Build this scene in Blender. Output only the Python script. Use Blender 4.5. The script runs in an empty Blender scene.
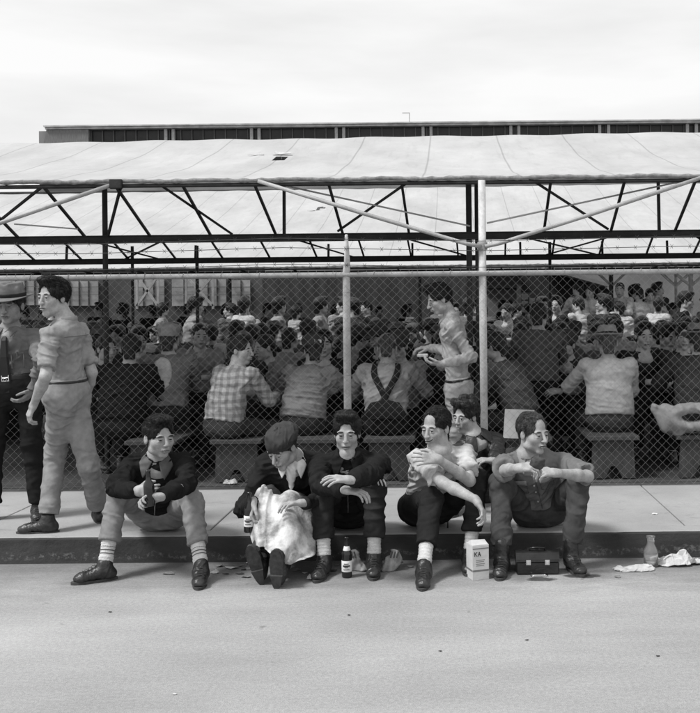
import bpy, math, random
import numpy as np
from mathutils import Vector, Matrix

# ------------------------------------------------------------------ camera
sc = bpy.context.scene
FPX, PU, PV, CAMH = 940.0, 450.0, 312.0, 1.54      # focal length in photo pixels, principal point, eye height
ROLL = math.radians(0.58)
cd = bpy.data.cameras.new('camera')
cam = bpy.data.objects.new('camera', cd)
sc.collection.objects.link(cam)
sc.camera = cam
cd.sensor_fit = 'HORIZONTAL'
cd.sensor_width = 36.0
cd.lens = 36.0 * FPX / 700.0
cd.shift_x = -(PU - 350.0) / 700.0
cd.shift_y = (PV - 356.5) / 700.0
cd.clip_start = 0.1
cd.clip_end = 2000.0
CR, SR = math.cos(ROLL), math.sin(ROLL)
RV = np.array([CR, 0, -SR]); UV = np.array([SR, 0, CR]); FV = np.array([0, 1.0, 0])
cam.matrix_world = Matrix(((RV[0], UV[0], -FV[0], 0), (RV[1], UV[1], -FV[1], 0), (RV[2], UV[2], -FV[2], CAMH), (0, 0, 0, 1)))
CAM = np.array([0, 0, CAMH])

# ------------------------------------------------------------------ world, sun, exposure
SUN_EL, SUN_AZ = math.radians(56), math.radians(-118)     # high sun behind thin cloud, to the left and a little behind the photographer
w = bpy.data.worlds.new('World'); sc.world = w; w.use_nodes = True
nt = w.node_tree; nt.nodes.clear()
sky = nt.nodes.new('ShaderNodeTexSky'); sky.sky_type = 'NISHITA'; sky.sun_disc = False
sky.sun_elevation = SUN_EL; sky.sun_rotation = SUN_AZ
sky.air_density = 1.0; sky.dust_density = 4.0
bw = nt.nodes.new('ShaderNodeRGBToBW')
tc = nt.nodes.new('ShaderNodeTexCoord')
mp = nt.nodes.new('ShaderNodeMapping'); mp.inputs['Scale'].default_value = (1.0, 1.0, 5.0); mp.inputs['Location'].default_value = (0.35, 0, 0.12)
nz = nt.nodes.new('ShaderNodeTexNoise'); nz.inputs['Scale'].default_value = 2.1; nz.inputs['Detail'].default_value = 7; nz.inputs['Roughness'].default_value = 0.52
rp = nt.nodes.new('ShaderNodeMapRange'); rp.inputs['From Min'].default_value = 0.34; rp.inputs['From Max'].default_value = 0.6
rp.inputs['To Min'].default_value = 0.82; rp.inputs['To Max'].default_value = 1.0
CLOUD = 9.0                                               # the even brightness of the overcast veil
mx = nt.nodes.new('ShaderNodeMix'); mx.data_type = 'FLOAT'; mx.inputs[0].default_value = 0.9; mx.inputs[3].default_value = CLOUD
mul = nt.nodes.new('ShaderNodeMath'); mul.operation = 'MULTIPLY'
bg = nt.nodes.new('ShaderNodeBackground'); bg.inputs['Strength'].default_value = 0.080
wo = nt.nodes.new('ShaderNodeOutputWorld')
L = nt.links.new
L(sky.outputs[0], bw.inputs[0]); L(bw.outputs[0], mx.inputs[2])
L(tc.outputs['Generated'], mp.inputs[0]); L(mp.outputs[0], nz.inputs['Vector']); L(nz.outputs['Fac'], rp.inputs['Value'])
L(mx.outputs[0], mul.inputs[0]); L(rp.outputs[0], mul.inputs[1]); L(mul.outputs[0], bg.inputs['Color']); L(bg.outputs[0], wo.inputs[0])

sl = bpy.data.lights.new('sun', 'SUN'); sun = bpy.data.objects.new('sun', sl); sc.collection.objects.link(sun)
sl.energy = 2.5; sl.angle = math.radians(14); sl.color = (1, 1, 1)
sdir = Vector((math.sin(SUN_AZ) * math.cos(SUN_EL), math.cos(SUN_AZ) * math.cos(SUN_EL), math.sin(SUN_EL)))
sun.rotation_euler = sdir.to_track_quat('Z', 'Y').to_euler()
vs = sc.view_settings
sc.display_settings.display_device = 'sRGB'
vs.view_transform = 'Standard'; vs.look = 'None'; vs.exposure = 0.55; vs.gamma = 1.0; vs.use_curve_mapping = False
sc.cycles.max_bounces = 6; sc.cycles.diffuse_bounces = 3; sc.cycles.glossy_bounces = 2; sc.cycles.transmission_bounces = 6
sc.cycles.use_denoising = True

# ------------------------------------------------------------------ helpers: pixels to places, meshes
rng = random.Random(7)
A3 = lambda *p: np.array(p if len(p) == 3 else p[0], dtype=float)
def ray(u, v):
    a, b = (u - PU) / FPX, (PV - v) / FPX
    return FV + RV * a + UV * b
def P(u, v, d):
    return CAM + ray(u, v) * d
def unit(a):
    a = np.asarray(a, float); n = np.linalg.norm(a)
    return a / n if n > 1e-9 else a
def reach(u, v, src, length, near=True):
    """the point seen at pixel (u, v) that lies one limb length away from src"""
    r = unit(ray(u, v)); o = CAM - src
    b = float(o @ r); c = float(o @ o) - length * length
    q = b * b - c
    if q <= 0:
        p = CAM + r * (-b)
        return src + unit(p - src) * length
    t = -b - math.sqrt(q) if near else -b + math.sqrt(q)
    return CAM + r * t

def vnoise(p, seed=0):
    """smooth value noise in [-1, 1] on an (n, 3) array"""
    p = np.asarray(p, float) + seed * 17.31
    i = np.floor(p).astype(np.int64); f = p - i; f = f * f * (3 - 2 * f)
    def h(dx, dy, dz):
        n = (i[:, 0] + dx) * 374761393 + (i[:, 1] + dy) * 668265263 + (i[:, 2] + dz) * 2147483647 + seed * 974634777
        n = (n ^ (n >> 13)) * 1274126177 & 0x7fffffff
        n = n ^ (n >> 16)
        return (n & 0xffff) / 32767.5 - 1
    x, y, z = f[:, 0], f[:, 1], f[:, 2]
    a = h(0,0,0) * (1-x) + h(1,0,0) * x; b = h(0,1,0) * (1-x) + h(1,1,0) * x
    c = h(0,0,1) * (1-x) + h(1,0,1) * x; d = h(0,1,1) * (1-x) + h(1,1,1) * x
    return (a * (1-y) + b * y) * (1-z) + (c * (1-y) + d * y) * z

def raw_mesh(name, V, F, smooth=True, midx=None):
    me = bpy.data.meshes.new(name)
    V = np.asarray(V, np.float32)
    if isinstance(F, np.ndarray) and F.ndim == 2:
        k = F.shape[1]
        me.vertices.add(len(V)); me.vertices.foreach_set('co', V.ravel())
        me.loops.add(F.size); me.loops.foreach_set('vertex_index', F.astype(np.int32).ravel())
        me.polygons.add(len(F)); me.polygons.foreach_set('loop_start', np.arange(0, F.size, k, dtype=np.int32))
        me.update(calc_edges=True)
    else:
        me.from_pydata([tuple(map(float, v)) for v in V], [], [tuple(int(i) for i in f) for f in F])
    if smooth: me.polygons.foreach_set('use_smooth', [True] * len(me.polygons))
    if midx is not None: me.polygons.foreach_set('material_index', np.asarray(midx, np.int32))
    me.update()
    return me

def tag(o, label=None, cat=None, group=None, kind=None):
    if label: o['label'] = label
    if cat: o['category'] = cat
    if group: o['group'] = group
    if kind: o['kind'] = kind
    return o
def empty(name, loc, label=None, cat=None, group=None):
    o = bpy.data.objects.new(name, None); sc.collection.objects.link(o)
    o.location = tuple(map(float, loc)); o.empty_display_size = 0.1
    return tag(o, label, cat, group)
def worldloc(o):
    p = np.zeros(3)
    while o is not None:
        p += np.array(o.location); o = o.parent
    return p
def add(name, V, F, mats, parent=None, smooth=True, midx=None, loc=None):
    """link one mesh object; V in world coordinates"""
    V = np.asarray(V, float)
    if parent is not None: off = worldloc(parent)
    elif loc is not None: off = np.asarray(loc, float)
    else: off = np.zeros(3)
    me = raw_mesh(name, V - off, F, smooth, midx)
    for m in (mats if isinstance(mats, (list, tuple)) else [mats]): me.materials.append(m)
    o = bpy.data.objects.new(name, me); sc.collection.objects.link(o)
    if parent is not None: o.parent = parent
    else: o.location = tuple(off)
    return o

class MB:
    """collects simple solids into one mesh"""
    def __init__(s): s.V = []; s.F = []; s.M = []; s.m = 0
    def put(s, V, F):
        b = len(s.V); s.V += [tuple(map(float, v)) for v in V]
        for f in F: s.F.append(tuple(b + i for i in f)); s.M.append(s.m)
    def box(s, a, b, bev=0.0):
        (x0, y0, z0), (x1, y1, z1) = a, b
        if bev <= 0:
            V = [(x0,y0,z0),(x1,y0,z0),(x1,y1,z0),(x0,y1,z0),(x0,y0,z1),(x1,y0,z1),(x1,y1,z1),(x0,y1,z1)]
            s.put(V, [(3,2,1,0),(4,5,6,7),(0,1,5,4),(1,2,6,5),(2,3,7,6),(3,0,4,7)])
        else:
            def ring(z, i): return [(x0+i,y0,z),(x1-i,y0,z),(x1,y0+i,z),(x1,y1-i,z),(x1-i,y1,z),(x0+i,y1,z),(x0,y1-i,z),(x0,y0+i,z)]
            def inner(z): i = bev; return [(x0+i,y0+i,z),(x1-i,y0+i,z),(x1-i,y0+i,z),(x1-i,y1-i,z),(x1-i,y1-i,z),(x0+i,y1-i,z),(x0+i,y1-i,z),(x0+i,y0+i,z)]
            V = inner(z0) + ring(z0+bev, bev) + ring(z1-bev, bev) + inner(z1)
            F = []
            for r in range(3):
                for k in range(8):
                    a0, a1 = r*8+k, r*8+(k+1) % 8
                    F.append((a0, a1, a1+8, a0+8))
            F.append((24, 26, 28, 30)); F.append((6, 4, 2, 0))
            s.put(V, F)
    def tube(s, a, b, ra, rb=None, n=8, caps=True):
        s.path([a, b], [ra, ra if rb is None else rb], n, caps)
    def path(s, pts, rad, n=8, caps=True):
        pts = [np.asarray(p, float) for p in pts]
        if not isinstance(rad, (list, tuple)): rad = [rad] * len(pts)
        V = []; F = []
        up = None
        for i, p in enumerate(pts):
            t = unit(pts[min(i+1, len(pts)-1)] - pts[max(i-1, 0)])
            if up is None:
                up = np.array([0, 0, 1.0]) if abs(t[2]) < 0.9 else np.array([1.0, 0, 0])
            x = unit(np.cross(t, up)); y = np.cross(x, t); up = y
            for k in range(n):
                a = 2 * math.pi * (k + .5) / n
                V.append(p + (x * math.cos(a) + y * math.sin(a)) * rad[i])
        for i in range(len(pts)-1):
            for k in range(n):
                a0, a1 = i*n+k, i*n+(k+1) % n
                F.append((a0, a0+n, a1+n, a1))
        if caps:
            F.append(tuple(range(n))); F.append(tuple(range(len(pts)*n-1, (len(pts)-1)*n-1, -1)))
        s.put(V, F)
    def beam(s, a, b, wx, wz, up=(0, 0, 1)):
        a = np.asarray(a, float); b = np.asarray(b, float); t = unit(b - a)
        x = unit(np.cross(t, up)) * wx / 2; y = unit(np.cross(x, t)) * wz / 2
        V = [a-x-y, a+x-y, a+x+y, a-x+y, b-x-y, b+x-y, b+x+y, b-x+y]
        s.put(V, [(3,2,1,0),(4,5,6,7),(0,1,5,4),(1,2,6,5),(2,3,7,6),(3,0,4,7)])
    def lathe(s, prof, c, n=20, axis=(0, 0, 1), xdir=(1, 0, 0)):
        ax = unit(axis); x = unit(np.asarray(xdir, float) - ax * (np.asarray(xdir, float) @ ax)); y = np.cross(ax, x)
        V = []; F = []
        for r, h in prof:
            for k in range(n):
                a = 2*math.pi*k/n
                V.append(np.asarray(c, float) + ax*h + (x*math.cos(a) + y*math.sin(a)) * max(r, 1e-4))
        for i in range(len(prof)-1):
            for k in range(n):
                a0, a1 = i*n+k, i*n+(k+1) % n
                F.append((a0, a1, a1+n, a0+n))
        F.append(tuple(range(n-1, -1, -1))); F.append(tuple(range((len(prof)-1)*n, len(prof)*n)))
        s.put(V, F)
    def build(s, name, mats, parent=None, smooth=False, loc=None):
        return add(name, s.V, s.F, mats, parent, smooth, s.M, loc)

# ------------------------------------------------------------------ materials
MATS = {}
def mat(name, v, rough=0.8, var=0.15, scale=12.0, bump=0.0, bscale=60.0, spec=0.3, metal=0.0, stretch=None, coat=0.0, trans=0.0, fine=0.0, v2=None, thr=(0.35, 0.65)):
    """grey procedural surface: base value v, soft variation var, bump from noise"""
    key = (name, v)
    if key in MATS: return MATS[key]
    m = bpy.data.materials.new(name); m.use_nodes = True; MATS[key] = m
    t = m.node_tree; n = t.nodes; b = n['Principled BSDF']; lk = t.links.new
    b.inputs['Roughness'].default_value = rough; b.inputs['Metallic'].default_value = metal
    b.inputs['Specular IOR Level'].default_value = spec
    b.inputs['Coat Weight'].default_value = coat
    co = n.new('ShaderNodeTexCoord'); src = co.outputs['Object']
    if stretch:
        q = n.new('ShaderNodeMapping'); q.inputs['Scale'].default_value = stretch; lk(src, q.inputs[0]); src = q.outputs[0]
    a = n.new('ShaderNodeTexNoise'); a.inputs['Scale'].default_value = scale; a.inputs['Detail'].default_value = 6; a.inputs['Roughness'].default_value = 0.6
    lk(src, a.inputs['Vector'])
    r = n.new('ShaderNodeMapRange'); r.inputs['From Min'].default_value = thr[0]; r.inputs['From Max'].default_value = thr[1]
    lo, hi = (v * (1 - var), v * (1 + var)) if v2 is None else (v, v2)
    r.inputs['To Min'].default_value = lo; r.inputs['To Max'].default_value = min(hi, 0.95)
    lk(a.outputs['Fac'], r.inputs['Value'])
    out = r.outputs[0]
    if fine > 0:
        c = n.new('ShaderNodeTexNoise'); c.inputs['Scale'].default_value = bscale; c.inputs['Detail'].default_value = 4
        lk(src, c.inputs['Vector'])
        e = n.new('ShaderNodeMapRange'); e.inputs['From Min'].default_value = 0.3; e.inputs['From Max'].default_value = 0.7
        e.inputs['To Min'].default_value = 1 - fine; e.inputs['To Max'].default_value = 1 + fine
        lk(c.outputs['Fac'], e.inputs['Value'])
        k = n.new('ShaderNodeMath'); k.operation = 'MULTIPLY'; lk(out, k.inputs[0]); lk(e.outputs[0], k.inputs[1]); out = k.outputs[0]
    lk(out, b.inputs['Base Color'])
    if bump > 0:
        c = n.new('ShaderNodeTexNoise'); c.inputs['Scale'].default_value = bscale; c.inputs['Detail'].default_value = 5
        lk(src, c.inputs['Vector'])
        u = n.new('ShaderNodeBump'); u.inputs['Strength'].default_value = bump; u.inputs['Distance'].default_value = 0.01
        lk(c.outputs['Fac'], u.inputs['Height']); lk(u.outputs[0], b.inputs['Normal'])
    if trans > 0:
        tr = n.new('ShaderNodeBsdfTranslucent'); lk(out, tr.inputs['Color'])
        ms = n.new('ShaderNodeMixShader'); ms.inputs[0].default_value = trans
        lk(b.outputs[0], ms.inputs[1]); lk(tr.outputs[0], ms.inputs[2]); lk(ms.outputs[0], n['Material Output'].inputs['Surface'])
    return m
def cloth(v, rough=0.9):
    key = ('cloth', round(v, 3))
    if key in MATS: return MATS[key]
    m = mat('cloth', round(v, 3), rough, 0.10, 9, 0.0, 30, 0.04, fine=0.12)
    n = m.node_tree.nodes; lk = m.node_tree.links.new; b = n['Principled BSDF']
    co = n.new('ShaderNodeTexCoord')
    q = n.new('ShaderNodeMapping'); q.inputs['Scale'].default_value = (1.0, 1.0, 1.7); q.inputs['Rotation'].default_value = (.4, .5, .3); lk(co.outputs['Object'], q.inputs[0])
    c = n.new('ShaderNodeTexNoise'); c.noise_type = 'RIDGED_MULTIFRACTAL'; c.inputs['Scale'].default_value = 5.5; c.inputs['Detail'].default_value = 1.5; c.inputs['Roughness'].default_value = .5; c.inputs['Distortion'].default_value = .8
    lk(q.outputs[0], c.inputs['Vector'])
    w_ = n.new('ShaderNodeTexNoise'); w_.inputs['Scale'].default_value = 190; w_.inputs['Detail'].default_value = 2; lk(co.outputs['Object'], w_.inputs['Vector'])
    u = n.new('ShaderNodeBump'); u.inputs['Strength'].default_value = .85; u.inputs['Distance'].default_value = .03; lk(c.outputs['Fac'], u.inputs['Height'])
    u2 = n.new('ShaderNodeBump'); u2.inputs['Strength'].default_value = .25; u2.inputs['Distance'].default_value = .002; lk(w_.outputs['Fac'], u2.inputs['Height']); lk(u.outputs[0], u2.inputs['Normal'])
    lk(u2.outputs[0], b.inputs['Normal'])
    return m
def plaid(v):
    """shirt cloth with a woven check of crossing bands"""
    key = ('plaid', v)
    if key in MATS: return MATS[key]
    m = bpy.data.materials.new('plaid_cloth'); m.use_nodes = True; MATS[key] = m
    t = m.node_tree; n = t.nodes; b = n['Principled BSDF']; lk = t.links.new
    b.inputs['Roughness'].default_value = 0.9; b.inputs['Specular IOR Level'].default_value = 0.1
    co = n.new('ShaderNodeTexCoord'); prev = None
    for ax in ('X', 'Z'):
        wv = n.new('ShaderNodeTexWave'); wv.wave_type = 'BANDS'; wv.bands_direction = ax
        wv.inputs['Scale'].default_value = 5.2; wv.inputs['Distortion'].default_value = 3.0; wv.inputs['Detail Scale'].default_value = 1.0
        lk(co.outputs['Object'], wv.inputs['Vector'])
        r = n.new('ShaderNodeMapRange'); r.inputs['From Min'].default_value = 0.25; r.inputs['From Max'].default_value = 0.6
        r.inputs['To Min'].default_value = 0.68; r.inputs['To Max'].default_value = 1.0
        lk(wv.outputs['Fac'], r.inputs['Value'])
        if prev is None: prev = r.outputs[0]
        else:
            k = n.new('ShaderNodeMath'); k.operation = 'MULTIPLY'; lk(prev, k.inputs[0]); lk(r.outputs[0], k.inputs[1]); prev = k.outputs[0]
    k = n.new('ShaderNodeMath'); k.operation = 'MULTIPLY'; lk(prev, k.inputs[0]); k.inputs[1].default_value = v
    lk(k.outputs[0], b.inputs['Base Color'])
    return m
M_skin = lambda v: mat('skin', v, 0.55, 0.16, 26, 0.15, 150, 0.3, fine=0.08)
M_hair = lambda v: mat('hair', v, 0.42, 0.6, 16, 1.0, 26, 0.28, stretch=(7, 1, 1.4))
M_eye = mat('eye_white', 0.13, 0.25, 0.02, 5)
M_iris = mat('iris', 0.02, 0.3, 0.05, 5)
M_shoe = mat('shoe_leather', 0.022, 0.38, 0.4, 20, 0.4, 60, 0.5)
M_sole = mat('shoe_sole', 0.05, 0.9, 0.3, 30)
M_sock = mat('sock_knit', 0.55, 0.95, 0.08, 30, 0.5, 120, 0.1)
# ------------------------------------------------------------------ blended solids (distance field -> surface net)
def smin(a, b, k):
    if k <= 0: return np.minimum(a, b)
    h = np.maximum(k - np.abs(a - b), 0) / k
    return np.minimum(a, b) - h * h * k * 0.25
class Blob:
    def __init__(s): s.pr = []
    def cone(s, a, b, ra, rb=None, k=0.02, side=None, w=1.0, op=1):
        """capsule from a to b whose cross-section is w times wider along side"""
        s.pr.append(('c', A3(a), A3(b), ra, ra if rb is None else rb, k, None if side is None else unit(side), w, op)); return s
    def flat(s, a, b, ra, rb=None, k=0.02, side=None, w=1.0, op=1):
        """the same, cut off square at b"""
        s.pr.append(('f', A3(a), A3(b), ra, ra if rb is None else rb, k, None if side is None else unit(side), w, op)); return s
    def ell(s, c, r, R=None, k=0.02, op=1):
        s.pr.append(('e', A3(c), A3(r), np.eye(3) if R is None else R, k, op)); return s
    def cyl(s, a, b, r, k=0.004, op=-1, side=None, w=1.0):
        s.pr.append(('y', A3(a), A3(b), r, k, None if side is None else unit(side), w, op)); return s
    def bound(s, q):
        if q[0] in 'cf': m = max(q[3], q[4]) * max(1, q[7]) + 0.0; return np.minimum(q[1], q[2]) - m, np.maximum(q[1], q[2]) + m
        if q[0] == 'e': m = q[2].max(); return q[1] - m, q[1] + m
        m = q[3] * max(1, q[6]); return np.minimum(q[1], q[2]) - m, np.maximum(q[1], q[2]) + m
    def mesh(s, h):
        lo = np.min([s.bound(q)[0] for q in s.pr if q[-1] > 0], axis=0) - 3*h
        hi = np.max([s.bound(q)[1] for q in s.pr if q[-1] > 0], axis=0) + 3*h
        n = np.ceil((hi - lo) / h).astype(int) + 1
        D = np.full(n, 1.0, np.float32)
        ax = [lo[i] + h*np.arange(n[i]) for i in range(3)]
        for q in s.pr:
            k = q[4] if q[0] in 'ey' else q[5]
            bl, bh = s.bound(q); mg = k + 3*h
            i0 = np.maximum(((bl - mg - lo) / h).astype(int), 0); i1 = np.minimum(((bh + mg - lo) / h).astype(int) + 2, n)
            if (i1 <= i0).any(): continue
            X = ax[0][i0[0]:i1[0], None, None]; Y = ax[1][None, i0[1]:i1[1], None]; Z = ax[2][None, None, i0[2]:i1[2]]
            if q[0] == 'e':
                c, r, R = q[1], q[2], q[3]
                x, y, z = X - c[0], Y - c[1], Z - c[2]
                lx = x*R[0,0] + y*R[1,0] + z*R[2,0]; ly = x*R[0,1] + y*R[1,1] + z*R[2,1]; lz = x*R[0,2] + y*R[1,2] + z*R[2,2]
                k0 = np.sqrt((lx/r[0])**2 + (ly/r[1])**2 + (lz/r[2])**2)
                k1 = np.sqrt((lx/r[0]**2)**2 + (ly/r[1]**2)**2 + (lz/r[2]**2)**2) + 1e-9
                d = k0 * (k0 - 1) / k1
            else:
                a, b = q[1], q[2]
                ab = b - a; L2 = float(ab @ ab) + 1e-12
                x, y, z = X - a[0], Y - a[1], Z - a[2]
                t = (x*ab[0] + y*ab[1] + z*ab[2]) / L2
                side, wd = (q[6], q[7]) if q[0] in 'cf' else (q[5], q[6])
                if q[0] in 'cf':
                    tt = np.clip(t, 0, 1 if q[0] == 'c' else None)
                    r = q[3] + (q[4] - q[3]) * np.minimum(tt, 1)
                else: tt = t; r = q[3]
                x = x - ab[0]*tt; y = y - ab[1]*tt; z = z - ab[2]*tt
                if side is not None and wd != 1.0:
                    p = (x*side[0] + y*side[1] + z*side[2]) * (1 - 1/wd)
                    x = x - side[0]*p; y = y - side[1]*p; z = z - side[2]*p
                d = np.sqrt(x*x + y*y + z*z) - r
                if q[0] == 'f': d = np.maximum(d, (t - 1) * math.sqrt(L2))
                if q[0] == 'y':
                    Ln = math.sqrt(L2)
                    d = np.maximum(d, np.abs(t - 0.5) * Ln - Ln / 2)
            S = D[i0[0]:i1[0], i0[1]:i1[1], i0[2]:i1[2]]
            if q[-1] > 0: S[...] = smin(S, d, k)
            else: S[...] = -smin(-S, d, k)
        return nets(D, lo, h)
def nets(D, lo, h):
    I = D < 0
    c = np.zeros(np.array(D.shape) - 1, np.int8)
    cs = [(i, j, k) for i in (0, 1) for j in (0, 1) for k in (0, 1)]
    sl_ = lambda A, i, j, k: A[i:A.shape[0]-1+i, j:A.shape[1]-1+j, k:A.shape[2]-1+k]
    for q in cs: c += sl_(I, *q)
    act = (c > 0) & (c < 8)
    cells = np.argwhere(act); idx = np.full(act.shape, -1, np.int32); idx[act] = np.arange(len(cells))
    val = {q: D[cells[:,0]+q[0], cells[:,1]+q[1], cells[:,2]+q[2]] for q in cs}
    acc = np.zeros((len(cells), 3)); cnt = np.zeros(len(cells))
    for q in cs:
        for a in range(3):
            if q[a] == 0:
                p = list(q); p[a] = 1; v0, v1 = val[q], val[tuple(p)]
                m = (v0 < 0) != (v1 < 0)
                t = np.where(m, v0 / np.where(m, v0 - v1, 1), 0)
                for b in range(3): acc[:, b] += np.where(m, t if b == a else q[b], 0)
                cnt += m
    V = (cells + acc / cnt[:, None]) * h + lo
    Q = []
    for a in range(3):
        b, e = (a+1) % 3, (a+2) % 3
        s0 = [slice(1, -1)] * 3; s1 = [slice(1, -1)] * 3
        s0[a] = slice(0, -1); s1[a] = slice(1, None)
        A0, A1 = I[tuple(s0)], I[tuple(s1)]
        for sgn in (0, 1):
            e_ = np.argwhere((A0 != A1) & (A0 if sgn else A1))
            if not len(e_): continue
            e_ = e_.copy(); off = [1, 1, 1]; off[a] = 0; e_ += off
            q = []
            for db, de in ((-1, -1), (0, -1), (0, 0), (-1, 0)):
                g = e_.copy(); g[:, b] += db; g[:, e] += de
                q.append(idx[g[:,0], g[:,1], g[:,2]])
            q = np.stack(q, 1)
            if not sgn: q = q[:, ::-1]
            Q.append(q)
    Q = np.concatenate(Q); Q = Q[(Q >= 0).all(1)]
    return V, Q
def normals(V, F):
    n = np.cross(V[F[:,2]] - V[F[:,0]], V[F[:,3]] - V[F[:,1]])
    N = np.zeros_like(V)
    for k in range(4):
        for a in range(3): N[:, a] += np.bincount(F[:, k], n[:, a], len(V))
    return N / (np.linalg.norm(N, axis=1)[:, None] + 1e-12)
def smooth(V, F, it=1, lam=0.5):
    a = F.ravel(); b = np.roll(F, -1, 1).ravel()
    i = np.concatenate([a, b]); j = np.concatenate([b, a]); c = np.bincount(i, minlength=len(V))[:, None]
    for _ in range(it):
        S = np.stack([np.bincount(i, V[j, k], len(V)) for k in range(3)], 1) / c
        V = V + (S - V) * lam
    return V
def folds(V, F, bones, amp=0.006, freq=15.0, joints=(), jamp=0.010, seed=1):
    """push vertices along their normals in cloth folds that run across each limb"""
    N = normals(V, F); W = []; D = []
    for bi, (a, b) in enumerate(bones):
        a, b = A3(a), A3(b); t = unit(b - a); Lb = np.linalg.norm(b - a)
        s = np.clip((V - a) @ t, 0, Lb); dist = np.linalg.norm(V - a - s[:, None]*t, axis=1)
        W.append(np.exp(-dist * 40))
        tw = unit(t + 0.55*np.array([math.sin(seed*2.1+bi), math.cos(seed*1.3+bi*2), math.sin(seed+bi*3)]))
        q = V * freq*.42 + np.outer((V @ tw) * freq * 1.25, tw)
        q = q + 0.45 * np.stack([vnoise(V*freq*.5, seed+5), vnoise(V*freq*.5, seed+6), vnoise(V*freq*.5, seed+7)], 1)
        n1 = 1 - np.abs(vnoise(q, seed + bi)); n2 = 1 - np.abs(vnoise(q*1.9 + 3.3, seed + bi + 3)); n3 = vnoise(q*.7, seed + bi + 11)
        D.append(1.7*(n1**4*1.4 - .4) - .7*(n2**5*1.5 - .2) + .15*n3)
    W = np.array(W) + 1e-9; D = (np.array(D) * W).sum(0) / W.sum(0)
    A = np.full(len(V), amp)
    for j in joints: A += jamp * np.exp(-(np.linalg.norm(V - A3(j), axis=1) / 0.09)**2)
    return smooth(V + N * (D * A)[:, None], F, 1, .45)

def frame(f, up=(0, 0, 1)):
    """columns: right, forward, up"""
    f = unit(f); s = unit(np.cross(f, up)); u = np.cross(s, f)
    return np.stack([s, f, u], 1)

# ------------------------------------------------------------------ the human figure
def head_shape(seed):
    r = random.Random(seed*7 + 1)
    return dict(w=r.uniform(.93, 1.03), l=r.uniform(.96, 1.04), nose=r.uniform(-.003, .006), nz=r.uniform(-.005, .003), chin=r.uniform(-.006, .007), jaw=r.uniform(-.005, .005), brow=r.uniform(-.001, .003), cheek=r.uniform(-.004, .004), mouth=r.uniform(-.004, .004))
def put_head(B, c, R, g=1.0, h=None):
    h = h or head_shape(0); w_, l_ = h['w'], h['l']
    def T(x, y, z): return c + R @ (np.array([x*w_, y, z*l_]) * g)
    def E(p, r, k=0.02, op=1, rot=None): B.ell(T(*p), np.array([r[0]*w_, r[1], r[2]*l_])*g, R if rot is None else R @ rot, k*g, op)
    pass
    E((0, -.018, .035), (.074, .094, .084))
    E((0, .022, -.038), (.060, .064, .078), .03)
    E((0, .064 + h['chin'], -.102 - h['chin']*.5), (.026, .018, .017), .020)
    for s in (-1, 1):
        E((s*(.049 + h['jaw']), .008, -.074), (.015, .032, .018), .03)
        E((s*(.043 + h['cheek']*.5), .054 + h['cheek'], -.026), (.019, .018, .018), .03)
        E((s*.030, .073 + h['brow'], .019), (.026, .013, .0085), .012)
        E((s*.031, .0935, -.002), (.017, .014, .0105), .008, -1)
        E((s*.031, .0735, -.002), (.0125, .0125, .0125), .002); E((s*.031, .080, .0055), (.015, .009, .004), .003); E((s*.031, .078, -.011), (.013, .008, .004), .004)
        rot = np.array(Matrix.Rotation(s*0.35, 3, 'Z'))
        E((s*.076, -.008, -.010), (.0065, .016, .029), .004, 1, rot)
        E((s*.082, .000, -.006), (.005, .009, .014), .003, -1, rot)
    B.cone(T(0, .082, .012), T(0, .105 + h['nose'], -.032 + h['nz']), .008*g, .0115*g, .010*g)
    for s in (-1, 1): E((s*.012, .097, -.034), (.008, .010, .007), .005)
    E((0, .083, -.062), (.026, .013, .016), .012)
    E((0, .097, -.060), (.021, .007, .0042), .003)
    E((0, .096, -.072), (.018, .007, .0050), .003)
    E((0, .104, -.0655), (.022, .009, .0018), .002, -1)
    E((0, .096, -.084), (.02, .008, .006), .006, -1)
def head_slots(V, F, c, R, g=1.0, smile=0.0, look_x=0.0, h=None):
    q = ((V[F].mean(1) - c) @ R) / g
    if h: q = q / np.array([h['w'], 1, h['l']])
    x, y, z = np.abs(q[:, 0]), q[:, 1], q[:, 2]
    m = np.zeros(len(F), int)
    fr = y > .055
    m[fr & (((x-.031)/.0110)**2 + ((z+.003)/.0036)**2 < 1)] = 1
    m[fr & (np.abs(x-.031+look_x*np.sign(q[:, 0])*-1) < .0058) & (np.abs(z+.0025) < .0042)] = 2
    m[fr & (((x-.032)/.0185)**2 + ((z-.0208 + (x-.033)**2*7)/.0046)**2 < 1)] = 3
    m[(y > .085) & ((q[:, 0]/.025)**2 + ((z+.066)/.0095)**2 < 1)] = 4
    m[(y > .074) & (x < (.028 if smile else .021)) & (np.abs(z+.0655 - smile*x*x*14) < (.0030 if smile else .0020))] = 2
    if smile > 1: m[(y > .088) & (x < .014) & (np.abs(z+.0655-x*x*9) < .0026)] = 5
    return m
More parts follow.
